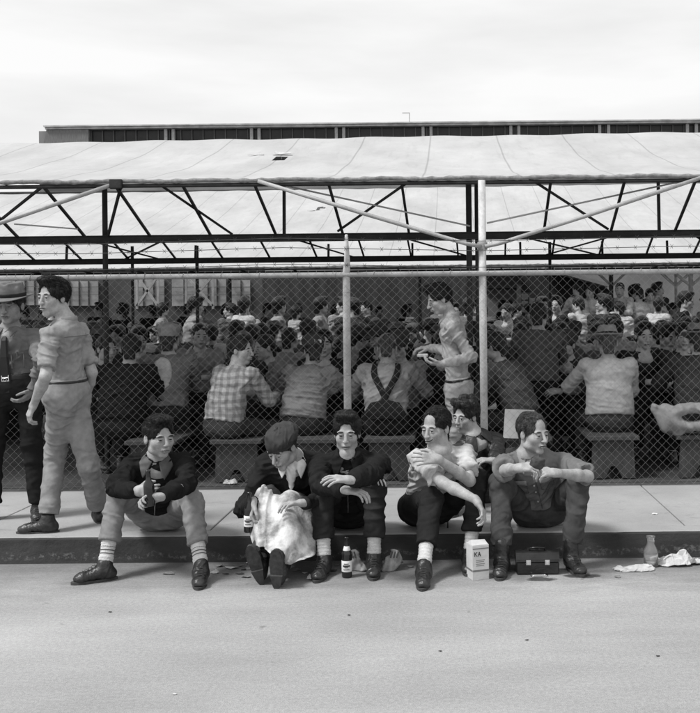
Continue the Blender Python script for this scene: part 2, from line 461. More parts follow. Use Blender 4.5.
def put_hair(B, c, R, style, g=1.0, nape=.04, rec=0):
    T = lambda x, y, z: c + R @ (np.array([x, y, z]) * g)
    def E(p, r, k=0.012, op=1): B.ell(T(*p), np.array(r)*g, R, k*g, op)
    t = {'short': .002, 'buzz': .001, 'full': .007, 'quiff': .008, 'wavy': .010}[style]
    E((0, -.020, .037), (.076+t, .096+t, .086+t))
    if style == 'full': E((.006, .040, .112), (.060, .052, .026), .03)
    if style == 'quiff': E((.008, .055, .100), (.055, .042, .026), .025); E((0, -.02, .115), (.06, .07, .02), .03)
    if style == 'wavy':
        for i, p in enumerate([(-.045,.05,.10), (.0,.065,.112), (.045,.045,.105), (-.06,-.01,.095), (.062,-.01,.095), (0,.0,.13), (.03,-.05,.115), (-.03,-.05,.12)]):
            E(p, (.034, .034, .030), .014)
    # face opening, temples, nape
    E((0, .112, -.022), (.068, .076, .112), .006, -1)
    if rec: E((0, .112, .055), (.066, .070, .075), .008, -1)
    E((0, .09, -.115), (.11, .105, .095), .006, -1)
    for s in (-1, 1): E((s*.085, .012, -.035), (.026, .032, .042), .006, -1)
    for s in (-1, 1): E((s*.075, -.03, -.09), (.035, .055, .045), .008, -1)
    B.cyl(T(0, -.03, -.100), T(0, -.03, -.3), .2*g, .006); B.cone(T(0, -.078, -.03), T(0, -.070, -.090), nape*g, nape*.85*g, .02, R[:, 0], 1.25)
    B.cyl(T(0, -.03, -.104), T(0, -.03, -.3), .2*g, .004)
def strands(V, F, N, q, R, seed, g, part=0, n=1500):
    """short tapered locks lying on the hair, combed back from the forehead, some straying past the hairline"""
    r = np.random.RandomState(seed); idx = r.choice(len(V), n); SV = []; SF = []
    for i in idx:
        p, nn, l = V[i], N[i], q[i]
        side = 1 if l[0] > part*.03 else -1
        d = R @ np.array([side*(.35 + .5*abs(l[0])/.08), -1.0 if l[2] > .02 else -.5, -.15 if l[2] > .05 else -1.0]) + r.normal(0, .22, 3)
        d = unit(d - nn*(d @ nn)); sdv = np.cross(nn, d); L_ = r.uniform(.016, .034)*g; w_ = r.uniform(.0007, .0014); lift = r.uniform(.000, .003)
        b = len(SV)
        for t, ww, hh in ((-.35, .5, -.001), (.1, 1, lift), (.6, .8, lift), (1.0, .1, -.002 + lift*.6)):
            c = p + d*L_*t + nn*(hh + .0008)
            SV += [c - sdv*w_*ww, c + nn*w_*ww, c + sdv*w_*ww]
        for k in range(3):
            for e in range(3): SF.append((b+k*3+e, b+k*3+(e+1) % 3, b+k*3+3+(e+1) % 3, b+k*3+3+e))
    return np.array(SV), SF
def put_hand(B, w, d, n, side, curl=0.6, g=1.0, spread=0.0, curls=None, thumb=0.5):
    d = unit(d); n = unit(np.asarray(n, float) - d*(np.asarray(n, float) @ d))
    th = np.cross(d, n) * (1 if side == 'R' else -1)
    lat = [.029, .010, -.009, -.027]; ml = [.088, .090, .085, .077]
    ln = [(.043,.026,.021), (.047,.030,.022), (.043,.028,.021), (.034,.021,.018)]
    B.cone(w - d*.01, w + d*.02, .023*g, .026*g, .01, th, 1.25)
    for i in range(4):
        b = w + d*.01*g + th*lat[i]*.6*g; kn = w + (d*ml[i] + th*lat[i])*g
        B.cone(b, kn, .0145*g, .0115*g, .010)
        cu = (curls[i] if curls else curl)
        dd = unit(d + th*spread*(1.5-i)*.25); a = 0.0; p = kn
        for j, (l_, f_) in enumerate(zip(ln[i], (.75, 1.1, .7))):
            a += cu*f_
            q = p + (dd*math.cos(a) + n*math.sin(a))*l_*g
            r = (.0094, .0086, .0078, .0068)
            B.cone(p, q, r[j]*g*(.9 if i == 3 else 1), r[j+1]*g*(.9 if i == 3 else 1), .003)
            p = q
    b0 = w + (d*.02 + th*.018 + n*.006)*g
    b1 = b0 + unit(d*.75 + th*.75 + n*.3*thumb)*.046*g
    b2 = b1 + unit(d*.9 + th*.25 + n*.7*thumb)*.033*g
    b3 = b2 + unit(d*.95 - th*.1*thumb + n*.8*thumb)*.026*g
    B.cone(b0, b1, .016*g, .0125*g, .008); B.cone(b1, b2, .0112*g, .010*g, .003); B.cone(b2, b3, .0098*g, .008*g, .003)

def drape(name, rows, mats, parent=None, thick=.006, nu=26, sub=6, amp=.006, freq=22, seed=1, loc=None, pleat=0):
    """a cloth sheet through rows of control points, given thickness and creases"""
    def cr(p, n):
        p = [np.asarray(q, float) for q in p]; p = [2*p[0]-p[1]] + p + [2*p[-1]-p[-2]]; out = []
        m = len(p) - 3
        for k in range(n+1):
            t = k/n*m; i = min(int(t), m-1); t -= i; a, b, c, d = p[i:i+4]
            out.append(.5*((2*b) + (c-a)*t + (2*a-5*b+4*c-d)*t*t + (3*b-a-3*c+d)*t**3))
        return out
    R_ = [cr(r, nu) for r in rows]; cols = list(zip(*R_)); nv = (len(rows)-1)*sub
    C_ = [cr(c, nv) for c in cols]; G_ = np.array(C_)       # (nu+1, nv+1, 3)
    a, b = G_.shape[:2]; V = G_.reshape(-1, 3)
    F = np.array([(i*b+j, (i+1)*b+j, (i+1)*b+j+1, i*b+j+1) for i in range(a-1) for j in range(b-1)])
    N = normals(V, F)
    q = V*freq*np.array([1.6, 1.0, .45]) + vnoise(V*freq*.4, seed)[:, None]*.8; dd = (1 - 2.2*np.abs(vnoise(q, seed)))*amp - (1 - np.abs(vnoise(q*1.9, seed+1)))**4*amp*.8
    if pleat:       # long creases running down the cloth, fanning out and breaking
        I_, J_ = np.meshgrid(np.linspace(0, 1, a), np.linspace(0, 1, b), indexing='ij')
        q2 = np.stack([I_.ravel()*pleat + .9*vnoise(V*6, seed)*1.0 + J_.ravel()*1.5, J_.ravel()*1.3, np.zeros(len(V))], 1)
        n1 = np.abs(vnoise(q2, seed)); n2 = np.abs(vnoise(q2*np.array([.5, 3.0, 1]) + 7.7, seed + 4))
        dd = (1 - 2.6*n1)*amp - (1 - n2)**6*amp*.9
    V = V + N*dd[:, None]; n = len(V)
    V2 = np.concatenate([V + N*thick/2, V - N*thick/2])
    F2 = [tuple(f) for f in F] + [tuple(int(x)+n for x in f[::-1]) for f in F]
    e = [i*b for i in range(a)] + [(a-1)*b + j for j in range(1, b)] + [i*b + b-1 for i in range(a-2, -1, -1)] + [j for j in range(b-2, 0, -1)]
    for k in range(len(e)):
        p, q = e[k], e[(k+1) % len(e)]; F2.append((q, p, p+n, q+n))
    return add(name, V2, F2, mats, parent, True, None, loc)
def limb_frame(J):
    side = unit(J['shR'] - J['shL']); up = unit(J['neck'] - J['pelvis'])
    fwd = unit(np.cross(up, side)); side = unit(np.cross(fwd, up))
    return side, fwd, up
def pelvis_frame(J):
    side = unit(J['hipR'] - J['hipL']); up = unit(J['neck'] - J['pelvis'])
    th = unit((J['knR'] + J['knL'])/2 - J['pelvis'])
    return side, up, th

def person(name_loc, J, look, label, cat='man', group=None, lod=0):
    """J: joints; look: dict of clothing choices. Builds root > body, hair, shirt, trousers, shoes ..."""
    root = empty('person', name_loc, label, cat, group)
    g = look.get('g', 1.0); hg = look.get('hg', 1.03)
    hb = (.0042, .007, .012)[lod]; hh = (.0031, .0048, .009)[lod]; hc = (.0068, .009, .014)[lod]
    seed = look.get('seed', 1)
    side, fwd, up = limb_frame(J)
    neck, pel = J['neck'], J['pelvis']
    hump = look.get('hump', 0.03)
    mid = pel + (neck - pel)*.45 - fwd*hump; chest = pel + (neck - pel)*.76 - fwd*hump*.55
    R = frame(J['face'], J.get('hup', (0, 0, 1))); hc_ = J['head']
    skin = M_skin(look.get('skin', .31))
    # ---- body: one mesh
    B = Blob()
    hs_ = head_shape(seed); put_head(B, hc_, R, hg, hs_)
    look.setdefault('neckr', .050)
    nb = hc_ + R @ np.array([0, -.034, -.066])*hg
    B.cone(nb + R @ np.array([0, 0, .04]), neck - fwd*.006, .045, .052, .010)
    B.cone(neck, neck - up*.06 + fwd*.02, .06, .08, .03, side, 1.3)
    Vh, Fh = B.mesh(hh); mh = head_slots(Vh, Fh, hc_, R, hg, look.get('smile', 0), look.get('gaze', 0.0), hs_)
    B = Blob()
    B.cone(neck - up*.02, chest, .055, .085, .03, side, 1.35); B.cone(chest, mid, .085, .08, .03, side, 1.35); B.cone(mid, pel, .08, .08, .03, side, 1.3)
    for s in 'LR':
        sh, el, wr = J['sh'+s], J['el'+s], J['wr'+s]
        B.cone(neck - up*.05, sh, .045, .045, .03); B.cone(sh, el, .043, .034, .02)
        mf = el + (wr - el)*.35
        B.cone(el, mf, .034, .036, .015); B.cone(mf, wr, .036, .0225, .012, J.get('pn'+s) if False else None)
        hd = J.get('hd'+s, wr - el); pn = J.get('pn'+s, -up)
        if lod == 2: B.ell(wr + unit(hd)*.08, (.038, .085, .018), frame(hd, pn), .02)
        else: put_hand(B, wr, hd, pn, s, look.get('curl'+s, .55), look.get('handg', .92), look.get('spread'+s, .3), look.get('curls'+s), look.get('thumb'+s, .6))
        if lod < 2 or not look.get('legless'):
            hp, kn, an = J['hip'+s], J['kn'+s], J['an'+s]
            B.cone(pel, hp, .07, .07, .03); B.cone(hp, kn, .062, .045, .02); B.cone(kn, an, .042, .030, .02); B.cone(an, an - A3(0, 0, .03), .03, .03)
    Vb, Fb = B.mesh(hb)
    V = np.concatenate([Vh, Vb]); F = np.concatenate([Fh, Fb + len(Vh)]); mi = np.concatenate([mh, np.zeros(len(Fb), int)])
    hv = look.get('hairv', .02)
    body = add('body', V, F, [skin, M_eye, M_iris, M_hair(max(hv*.9, .02)), mat('lip', look.get('skin', .31)*.70, .5, .05, 20), mat('teeth', .7, .3, .05)], root, True, mi)
    # ---- hair
    if look.get('hair', 'short') != 'none':
        B = Blob(); put_hair(B, hc_, R, look.get('hair', 'short'), hg, look.get('nape', .040 if lod else .024), look.get('rec', 0))
        V, F = B.mesh(hh*1.15)
        N = normals(V, F); q = (V - hc_) @ R
        comb = q * np.array([120, 16, 30]); comb[:, 0] += 1.5*vnoise(q*25, seed)
        V = V + N * ((1 - 2.4*np.abs(vnoise(comb, seed)))*.0036 + vnoise(q*45, seed+2)*look.get('mess', .002))[:, None]
        if lod == 0 or look.get('strands'):
            SV_, SF_ = strands(V, F, N, q, R, seed, hg, look.get('hairdir', 0))
            F = [tuple(f) for f in F.tolist()] + [tuple(int(i) + len(V) for i in f) for f in SF_]; V = np.concatenate([V, SV_])
        add('hair', V, F, M_hair(hv), root)
    # ---- shirt or jacket
    sr = look.get('bulk', 1.0)
    B = Blob()
    wd = look.get('wide', 1.42)
    B.cone(chest, mid, .112*sr, .104*sr, .04, side, wd); B.cone(mid, pel + up*.03, .104*sr, .112*sr, .04, side, wd*.98)
    B.cone(neck - up*.085 - fwd*.012, chest, .088*sr, .118*sr, .04, side, 1.55)
    nup = look.get('nup', .008); B.flat(neck - up*.07, neck + up*(.012 + nup), .078, .062, .03, side, 1.2)
    tuck = look.get('tuck', True)
    hem = pel + up*(.07 if tuck else look.get('hemz', .035))
    if not tuck: B.cone(mid, hem, .118*sr, .128*sr, .03, side, wd)
    B.cyl(hem, hem - up*.3, .3, .006)
    sleeve = look.get('sleeve', 'long'); bones = [(pel, chest)]
    for s in 'LR':
        sh, el, wr = J['sh'+s], J['el'+s], J['wr'+s]
        B.cone(neck - up*.055, sh - up*.008, .055, .056*sr, .04)
        bones += [(sh, el), (el, wr)]
        if sleeve == 'short':
            e_ = sh + (el - sh)*look.get('sleevet', .74); B.flat(sh, e_, .058*sr, .059*sr, .03)
            if look.get('rolled'): B.cyl(e_ - unit(el-sh)*.036, e_ + unit(el-sh)*.004, .065*sr, .004, 1)
        elif sleeve == 'rolled':
            B.cone(sh, el, .062*sr, .056*sr, .03); e_ = el + (wr - el)*.24; B.flat(el, e_, .054*sr, .055*sr, .02)
            B.cyl(e_ - unit(wr-el)*.045, e_ + unit(wr-el)*.003, .060*sr, .004, 1)
        else:
            B.cone(sh, el, .058*sr, .051*sr, .03); m2 = el + (wr-el)*.5
            B.cone(el, m2, .050*sr, .045*sr, .02); B.flat(m2, wr, .045*sr, .036*sr, .02)
            B.cyl(wr - unit(wr-el)*.05, wr - unit(wr-el)*.002, .039*sr, .004, 1)
    if look.get('neckcut', 1):
        B.cyl(neck + up*(nup - .012) + fwd*.004, neck + up*.2 + fwd*.03, .052)
        if look.get('vneck'): B.cone(neck + fwd*.10 + up*.02, neck + fwd*.125 - up*.10, .045, .012, .01, side, .8, op=-1)
    th = unit((J['knR'] + J['knL'])/2 - pel)
    V, F = B.mesh(hc); V = smooth(V, F, 1)
    jts = [J['elL'], J['elR'], mid, J['shL'] - up*.08, J['shR'] - up*.08, pel + up*.1]
    V = folds(V, F, bones, look.get('amp', .0065), look.get('freq', 15), jts, look.get('jamp', .011), seed)
    SV = look.get('shirt', .1); sm = SV if not isinstance(SV, float) else cloth(SV)
    top = add(look.get('topname', 'shirt'), V, F, sm, root)
    # ---- trousers
    TV = look.get('trousers', .05); tm = TV if not isinstance(TV, float) else cloth(TV)
    if not look.get('legless'):
        B = Blob()
        B.cone(pel + up*.075, pel, .118*min(sr, 1.05), .125, .04, side, 1.40)
        B.ell(pel + th*.03, (.160, .110, .108), frame(fwd, up), .04)
        B.cyl(pel + up*.085, pel + up*.3, .3, .004)
        bones = [(pel, neck)]
        fl = look.get('flare', .0)
        for s in 'LR':
            hp, kn, an = J['hip'+s], J['kn'+s], J['an'+s]
            hem_ = kn + (an - kn)*look.get('hemt', .86)
            B.cone(hp, kn, .088, .066, .05); B.flat(kn, hem_, .064, .062 + fl, .03)
            bones += [(hp, kn), (kn, an)]
        V, F = B.mesh(hc*1.05); V = smooth(V, F, 1)
        jts = [J['knL'], J['knR'], J['hipL'] + th*.05, J['hipR'] + th*.05]
        V = folds(V, F, bones, look.get('tamp', .0050), 9.5, jts, .0085, seed + 9)
        tr = add('trousers', V, F, tm, root)
        if look.get('belt'):
            B = Blob(); a = pel + up*.066; bwd = look.get('beltw', .018); B.cyl(a - up*bwd, a + up*bwd, .127*min(sr, 1.05), .004, 1, side, 1.41)
            V, F = B.mesh(.007); add('belt', V, F, mat('belt_leather', .02, .4, .2), root)
            if look.get('buckle'):
                c = a + fwd*.130
                m = MB(); m.beam(c - side*.022 - up*.018, c - side*.022 + up*.018, .008, .006); m.beam(c + side*.022 - up*.018, c + side*.022 + up*.018, .008, .006)
                m.beam(c - side*.025 - up*.018, c + side*.025 - up*.018, .006, .006); m.beam(c - side*.025 + up*.018, c + side*.025 + up*.018, .006, .006)
                m.build('buckle', mat('brass', .6, .3, .1, metal=1), root)
    # ---- collar
    col = look.get('collar')
    if col:
        B = Blob(); cn = neck - up*.002
        big = look.get('collarg', 1.0)
        for i in range(11):
            a = math.radians(78 + 204*i/10)      # from front right round the back to front left
            dv = fwd*math.cos(a) + side*math.sin(a)
            c = cn + dv*(.062 + .004*big) + up*(.012 - .012*math.cos(a)) + fwd*.004
            tn = unit(np.cross(up, dv))
            B.ell(c, (.020, .0065, .021*big), np.stack([tn, dv, np.cross(tn, dv)], 1), .008)
        V, F = B.mesh((.0036, .006, .01)[lod]); V = smooth(V, F, 1)
        cm = look.get('collarm', sm); add('collar', V, F, cm, root)
        wo = (.088, .058) if col == 'open' else (.062, .045)
        for s in (-1, 1):
            o_ = up*nup
            A_ = cn + side*s*.064 + fwd*.006 + up*.022 + o_; B_ = cn + fwd*.062 + side*s*.020 + up*.004 + o_
            C_ = cn + fwd*.118*min(sr, 1.15) + side*s*wo[1]*big - up*(.055 if col == 'open' else .048)*big; D_2 = cn + side*s*wo[0]*big*1.05 + fwd*.045 - up*.004
            drape('collar_leaf', [[A_, (A_+B_)/2 + fwd*.012, B_], [(A_+D_2)/2 + up*.008, (A_+B_+C_+D_2)/4 + fwd*.012 + up*.006, (B_+C_)/2 + fwd*.010], [D_2, (C_+D_2)/2 + fwd*.008, C_]], cm, root, .005, 10, 4, .0012, 30, s + 2)
    # ---- feet
    if look.get('feet', True) and not look.get('legless'):
        for s in 'LR':
            fs = look.get('foot', .88)
            an = J['an'+s]; t = unit(J['toe'+s]); u = unit(J.get('tu'+s, (0, 0, 1))); sd = unit(np.cross(t, u)); u = np.cross(sd, t)
            Rf = np.stack([sd, t, u], 1)
            if look.get('sock') is not None:
                B = Blob(); kn = J['kn'+s]; d_ = unit(kn - an)
                B.cone(an + d_*.13, an + d_*.035, .043, .037, .01); B.cone(an + d_*.035, an - u*.02, .037, .034, .02)
                V, F = B.mesh((.005, .008, .012)[lod])
                V = V + normals(V, F)*(np.sin((V @ d_)*310)*.0012)[:, None]
                so = add('sock', V, F, look['sock'], root)
            B = Blob()
            boot = look.get('boot', 0)
            B.cone(an + u*(.005 + boot*.07), an - u*.03, .043, .046, .02)
            B.ell(an - t*.022 - u*.052, (.036, .044, .040), Rf, .02)
            B.cone(an + t*.03 - u*.040, an + t*.145*fs - u*.058, .038, .029, .03, sd, 1.18)
            B.ell(an + t*.158*fs - u*.060, (.039, .046, .028), Rf, .02)
            pb = an - u*.078
            B.cyl(pb, pb - u*.1 , .4, .002)
            V, F = B.mesh((.0045, .008, .012)[lod])
            V = folds(V, F, [(an, an + t*.2)], .0007, 30, [an + t*.09 - u*.02], .0018, seed + (s == 'L'))
            sh_ = add('boot' if boot else 'shoe', V, F, look.get('shoem', M_shoe), root)
            m = MB(); ring = []
            for k in range(24):
                a = 2*math.pi*k/24; ly = math.cos(a); lx = math.sin(a)
                wd_ = .042 if ly > 0.1 else (.033 if ly < -.4 else .036)
                ring.append(pb + t*(.072 + ly*.142 - (1-fs)*.075*(1+ly)) + sd*lx*wd_)
            n_ = len(ring)
            Vs = [p + u*.004 for p in ring] + [p - u*.012 for p in ring]
            Fs = [(k, (k+1) % n_, (k+1) % n_ + n_, k + n_)[::-1] for k in range(n_)] + [tuple(range(n_)), tuple(range(2*n_-1, n_-1, -1))]
            m.put(Vs, Fs)
            rr = [p for k, p in enumerate(ring) if math.cos(2*math.pi*k/24) < -.25]
            V2 = [p - u*.012 for p in rr] + [p - u*.026 for p in rr]; q = len(rr)
            m.put(V2, [(k, (k+1) % q, (k+1) % q + q, k + q)[::-1] for k in range(q)] + [tuple(range(q)), tuple(range(2*q-1, q-1, -1))])
            m.build('sole', M_sole, sh_)
            if lod == 0:
                m = MB()
                for k in range(4):
                    c = an + t*(.055 + .018*k) - u*(.000 + .0085*k) + u*.004
                    m.tube(c - sd*.016 + u*.002, c + sd*.016 + u*.002, .0022, n=5)
                    m.tube(c - sd*.016, c + sd*.014 + t*.014, .002, n=5)
                m.build('shoe_lace', mat('lace', .05, .9), sh_)
    return root, dict(side=side, fwd=fwd, up=up, chest=chest, mid=mid, R=R)

def put_hat(root, J, R, kind, v, g=1.03, bandv=.02):
    c = J['head']; T = lambda x, y, z: c + R @ (np.array([x, y, z]) * g)
    E = lambda B, p, r, k=.01, op=1: B.ell(T(*p), np.array(r)*g, R, k, op)
    m = cloth(v)
    B = Blob()
    if kind == 'fedora':
        tilt = R @ np.array(Matrix.Rotation(-.12, 3, 'X'))
        B.cone(T(0, -.012, .055), T(0, -.005, .125), .090*g, .078*g, .01, R[:, 1], 1.12)
        B.cyl(T(0, 0, .145), T(0, 0, .3), .2, .012); B.cyl(T(0, 0, .048), T(0, 0, -.2), .2, .002)
        E(B, (0, .0, .150), (.018, .085, .026), .02, -1)
        for s in (-1, 1): E(B, (s*.062, .075, .130), (.022, .04, .03), .02, -1)
        V, F = B.mesh(.006); V = folds(V, F, [(T(0,0,0), T(0,0,.1))], .0015, 18, (), 0, 3); hat = add('hat', V, F, m, root)
        m2 = MB(); n = 40; rows = []
        for i, (rr, dz) in enumerate([(.080, .050), (.100, .044), (.118, .040), (.133, .043), (.134, .046), (.118, .045), (.100, .049), (.080, .056)]):
            rows.append([T(math.sin(2*math.pi*k/n)*rr, math.cos(2*math.pi*k/n)*rr*1.14 - .008, dz + .022*abs(math.sin(2*math.pi*k/n))**2*(rr-.08)/.07*1.2 - .012*math.cos(2*math.pi*k/n)*(rr-.08)/.07) for k in range(n)])
        V = [p for r_ in rows for p in r_]; F = []
        for i in range(len(rows)):
            i2 = (i+1) % len(rows)
            for k in range(n): F.append((i*n+k, i2*n+k, i2*n+(k+1) % n, i*n+(k+1) % n))
        m2.put(V, F); m2.build('brim', m, hat, True)
        B = Blob(); B.cyl(T(0, -.012, .050), T(0, -.011, .078), .0925*g, .004, 1, R[:, 1], 1.12)
        V, F = B.mesh(.006); add('hat_band', V, F, cloth(bandv), hat)
    else:
        t = .012
        E(B, (0, -.020, .045), (.078+t, .100+t, (.076 if kind == 'slouch' else .082)+t*.7), .01)
        if kind == 'slouch': E(B, (0, -.05, .065), (.092, .085, .050), .03)
        if kind == 'puff': E(B, (0, -.03, .095), (.098, .105, .045), .03)
        lowz = .020
        B.cyl(T(0, 0, lowz), T(0, 0, -.2), .3, .003)
        V, F = B.mesh(.0045); V = folds(V, F, [(T(0,0,0), T(0,.05,.1))], .0028, 26, (), 0, 5)
        hat = add('cap', V, F, m, root)
        if kind != 'slouch':
            B = Blob(); E(B, (0, .085, .026), (.066, .062, .010), .01); E(B, (0, .07, .010), (.075, .06, .010), .01, -1)
            V, F = B.mesh(.0045); add('visor', V, F, m, hat)
        else:
            B = Blob(); B.cyl(T(0, -.016, .018), T(0, -.016, .044), .0905*g, .004, 1, R[:, 1], 1.13)
            V, F = B.mesh(.005); add('cap_band', V, F, cloth(v*.8), hat)
    return hat
def onz(u, v, z):
    r = ray(u, v); return CAM + r * ((z - CAMH) / r[2])
# ------------------------------------------------------------------ ground, kerb, pavement
KY = 5.84                                   # kerb face
def surf(name, v, build):
    m = bpy.data.materials.new(name); m.use_nodes = True
    t = m.node_tree; build(m, t, t.nodes, t.links.new, t.nodes['Principled BSDF']); return m
def nnode(n, lk, vec, scale, detail=5, rough=.6, dist=0):
    a = n.new('ShaderNodeTexNoise'); a.inputs['Scale'].default_value = scale; a.inputs['Detail'].default_value = detail
    a.inputs['Roughness'].default_value = rough; a.inputs['Distortion'].default_value = dist; lk(vec, a.inputs['Vector']); return a.outputs['Fac']
def rng_(n, lk, x, a, b, c, d):
    r = n.new('ShaderNodeMapRange'); r.inputs[1].default_value = a; r.inputs[2].default_value = b; r.inputs[3].default_value = c; r.inputs[4].default_value = d; lk(x, r.inputs[0]); return r.outputs[0]
def mth(n, lk, op, a, b):
    k = n.new('ShaderNodeMath'); k.operation = op
    for i, x in enumerate((a, b)):
        if isinstance(x, (int, float)): k.inputs[i].default_value = x
        else: lk(x, k.inputs[i])
    return k.outputs[0]
def mapped(n, lk, src, sc_):
    q = n.new('ShaderNodeMapping'); q.inputs['Scale'].default_value = sc_; lk(src, q.inputs[0]); return q.outputs[0]
def bumpn(n, lk, h, st, dist):
    u = n.new('ShaderNodeBump'); u.inputs['Strength'].default_value = st; u.inputs['Distance'].default_value = dist; lk(h, u.inputs['Height']); return u.outputs[0]
def b_road(m, t, n, lk, b):
    co = n.new('ShaderNodeTexCoord').outputs['Object']
    big = rng_(n, lk, nnode(n, lk, mapped(n, lk, co, (.35, 1, 1)), .9, 4), .3, .7, .88, 1.10)
    streak = rng_(n, lk, nnode(n, lk, mapped(n, lk, co, (.6, 2.6, 1)), 2.0, 6, .7), .35, .7, .93, 1.06)
    grit = nnode(n, lk, co, 210, 3, .7)
    g1 = rng_(n, lk, grit, .32, .68, .74, 1.26)
    g2 = rng_(n, lk, nnode(n, lk, co, 55, 4, .7), .3, .7, .84, 1.16)
    sep = n.new('ShaderNodeSeparateXYZ'); lk(co, sep.inputs[0])
    # oily dirt gathered in the gutter, with a ragged edge
    edge = mth(n, lk, 'ADD', sep.outputs['Y'], rng_(n, lk, nnode(n, lk, mapped(n, lk, co, (1, 2.5, 1)), 3.2, 6, .7), .2, .8, -.32, .32))
    gut = rng_(n, lk, edge, KY - .72, KY - .08, 1.0, .55)
    spots = rng_(n, lk, nnode(n, lk, co, 9, 3, .5), .70, .76, 1.0, .62)
    x = mth(n, lk, 'MULTIPLY', big, streak); x = mth(n, lk, 'MULTIPLY', x, g1); x = mth(n, lk, 'MULTIPLY', x, g2); x = mth(n, lk, 'MULTIPLY', x, gut); x = mth(n, lk, 'MULTIPLY', x, spots)
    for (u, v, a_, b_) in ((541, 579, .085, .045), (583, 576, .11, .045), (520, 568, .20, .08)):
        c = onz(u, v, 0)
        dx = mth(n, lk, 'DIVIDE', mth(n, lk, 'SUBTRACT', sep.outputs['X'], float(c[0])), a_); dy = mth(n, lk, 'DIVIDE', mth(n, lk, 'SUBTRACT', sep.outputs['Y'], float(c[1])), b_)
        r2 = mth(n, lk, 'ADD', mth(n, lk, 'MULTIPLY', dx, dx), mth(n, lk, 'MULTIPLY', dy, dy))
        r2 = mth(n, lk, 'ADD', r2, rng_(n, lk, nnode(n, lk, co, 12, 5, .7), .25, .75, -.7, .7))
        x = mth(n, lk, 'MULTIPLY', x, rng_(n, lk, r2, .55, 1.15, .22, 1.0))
    x = mth(n, lk, 'MULTIPLY', x, rng_(n, lk, nnode(n, lk, mapped(n, lk, co, (.8, 1, 1)), .55, 3, .5), .38, .62, .84, 1.08)); x = mth(n, lk, 'MULTIPLY', x, .34)
    lk(x, b.inputs['Base Color']); b.inputs['Roughness'].default_value = .85; b.inputs['Specular IOR Level'].default_value = .25
    lk(bumpn(n, lk, grit, .5, .006), b.inputs['Normal'])
def b_walk(m, t, n, lk, b):
    co = n.new('ShaderNodeTexCoord').outputs['Object']
    big = rng_(n, lk, nnode(n, lk, co, 1.3, 5, .6), .3, .7, .82, 1.12)
    g1 = rng_(n, lk, nnode(n, lk, co, 160, 3, .7), .3, .7, .88, 1.12)
    st = rng_(n, lk, nnode(n, lk, mapped(n, lk, co, (1, 1.6, 1)), 4.5, 6, .7, .4), .56, .70, 1.0, .72)
    x = mth(n, lk, 'MULTIPLY', big, g1); x = mth(n, lk, 'MULTIPLY', x, st); x = mth(n, lk, 'MULTIPLY', x, .33)
    lk(x, b.inputs['Base Color']); b.inputs['Roughness'].default_value = .88
    lk(bumpn(n, lk, nnode(n, lk, co, 120, 4, .7), .35, .004), b.inputs['Normal'])
def b_kerb(m, t, n, lk, b):
    co = n.new('ShaderNodeTexCoord').outputs['Object']
    sep = n.new('ShaderNodeSeparateXYZ'); lk(co, sep.inputs[0])
    big = rng_(n, lk, nnode(n, lk, mapped(n, lk, co, (1, 1, 3)), 2.5, 6, .65), .3, .7, .6, 1.4)
    # pale scuffed band of chipped concrete low on the dirty face
    hz = mth(n, lk, 'ADD', sep.outputs['Z'], rng_(n, lk, nnode(n, lk, mapped(n, lk, co, (1, 1, 1.5)), 9, 5, .7), .2, .8, -.045, .045))
    band = mth(n, lk, 'MULTIPLY', rng_(n, lk, hz, .018, .036, 0, 1), rng_(n, lk, hz, .05, .07, 1, 0))
    chips = rng_(n, lk, nnode(n, lk, co, 26, 5, .75), .5, .64, 0, .10)
    x = mth(n, lk, 'ADD', mth(n, lk, 'MULTIPLY', big, .034), mth(n, lk, 'MULTIPLY', band, chips))
    lk(x, b.inputs['Base Color']); b.inputs['Roughness'].default_value = .9
    lk(bumpn(n, lk, nnode(n, lk, co, 50, 5, .7), .6, .008), b.inputs['Normal'])
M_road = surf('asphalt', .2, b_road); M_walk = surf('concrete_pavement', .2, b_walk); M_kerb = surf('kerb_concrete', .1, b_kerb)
M_dirt = mat('packed_dirt', .075, .95, .35, 1.2, .5, 30, .1, fine=.2)

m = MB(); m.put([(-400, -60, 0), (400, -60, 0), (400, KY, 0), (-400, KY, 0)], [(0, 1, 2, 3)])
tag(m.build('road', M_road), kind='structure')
m = MB(); m.put([(-400, KY, -.01), (400, KY, -.01), (400, 900, -.01), (-400, 900, -.01)], [(0, 1, 2, 3)])
tag(m.build('terrain', M_dirt), kind='structure')
# kerb: profile with a rounded, slightly worn arris, extruded in short lengths
rnd = random.Random(3)
prof = [(0, -.02), (.012, .10), (.018, .145), (.028, .156), (.045, .160), (.165, .160), (.165, -.02)]
V = []; F = []; xs = [-9 + .06*i for i in range(301)]
for i, x in enumerate(xs):
    wv = math.sin(x*1.7)*.003 + math.sin(x*5.1)*.0015
    for j, (y, z) in enumerate(prof):
        c = rnd.uniform(-.0022, .0022) if 0 < j < 5 else 0
        if j in (2, 3) and rnd.random() < .05: c += .006
        V.append((x, KY + y + c + wv*(j < 4), z - abs(c)*.8*(j in (2, 3))))
n_ = len(prof)
for i in range(len(xs)-1):
    for j in range(n_-1): F.append((i*n_+j, (i+1)*n_+j, (i+1)*n_+j+1, i*n_+j+1))
F += [tuple(range(n_)), tuple(range(len(V)-1, len(V)-n_-1, -1))]
k = add('kerb', V, F, [M_kerb], None, False); tag(k, kind='structure')
k.data.materials.append(M_walk)
for p in k.data.polygons:
    if (p.index % (n_-1)) in (3, 4) and p.index < (len(xs)-1)*(n_-1): p.material_index = 1
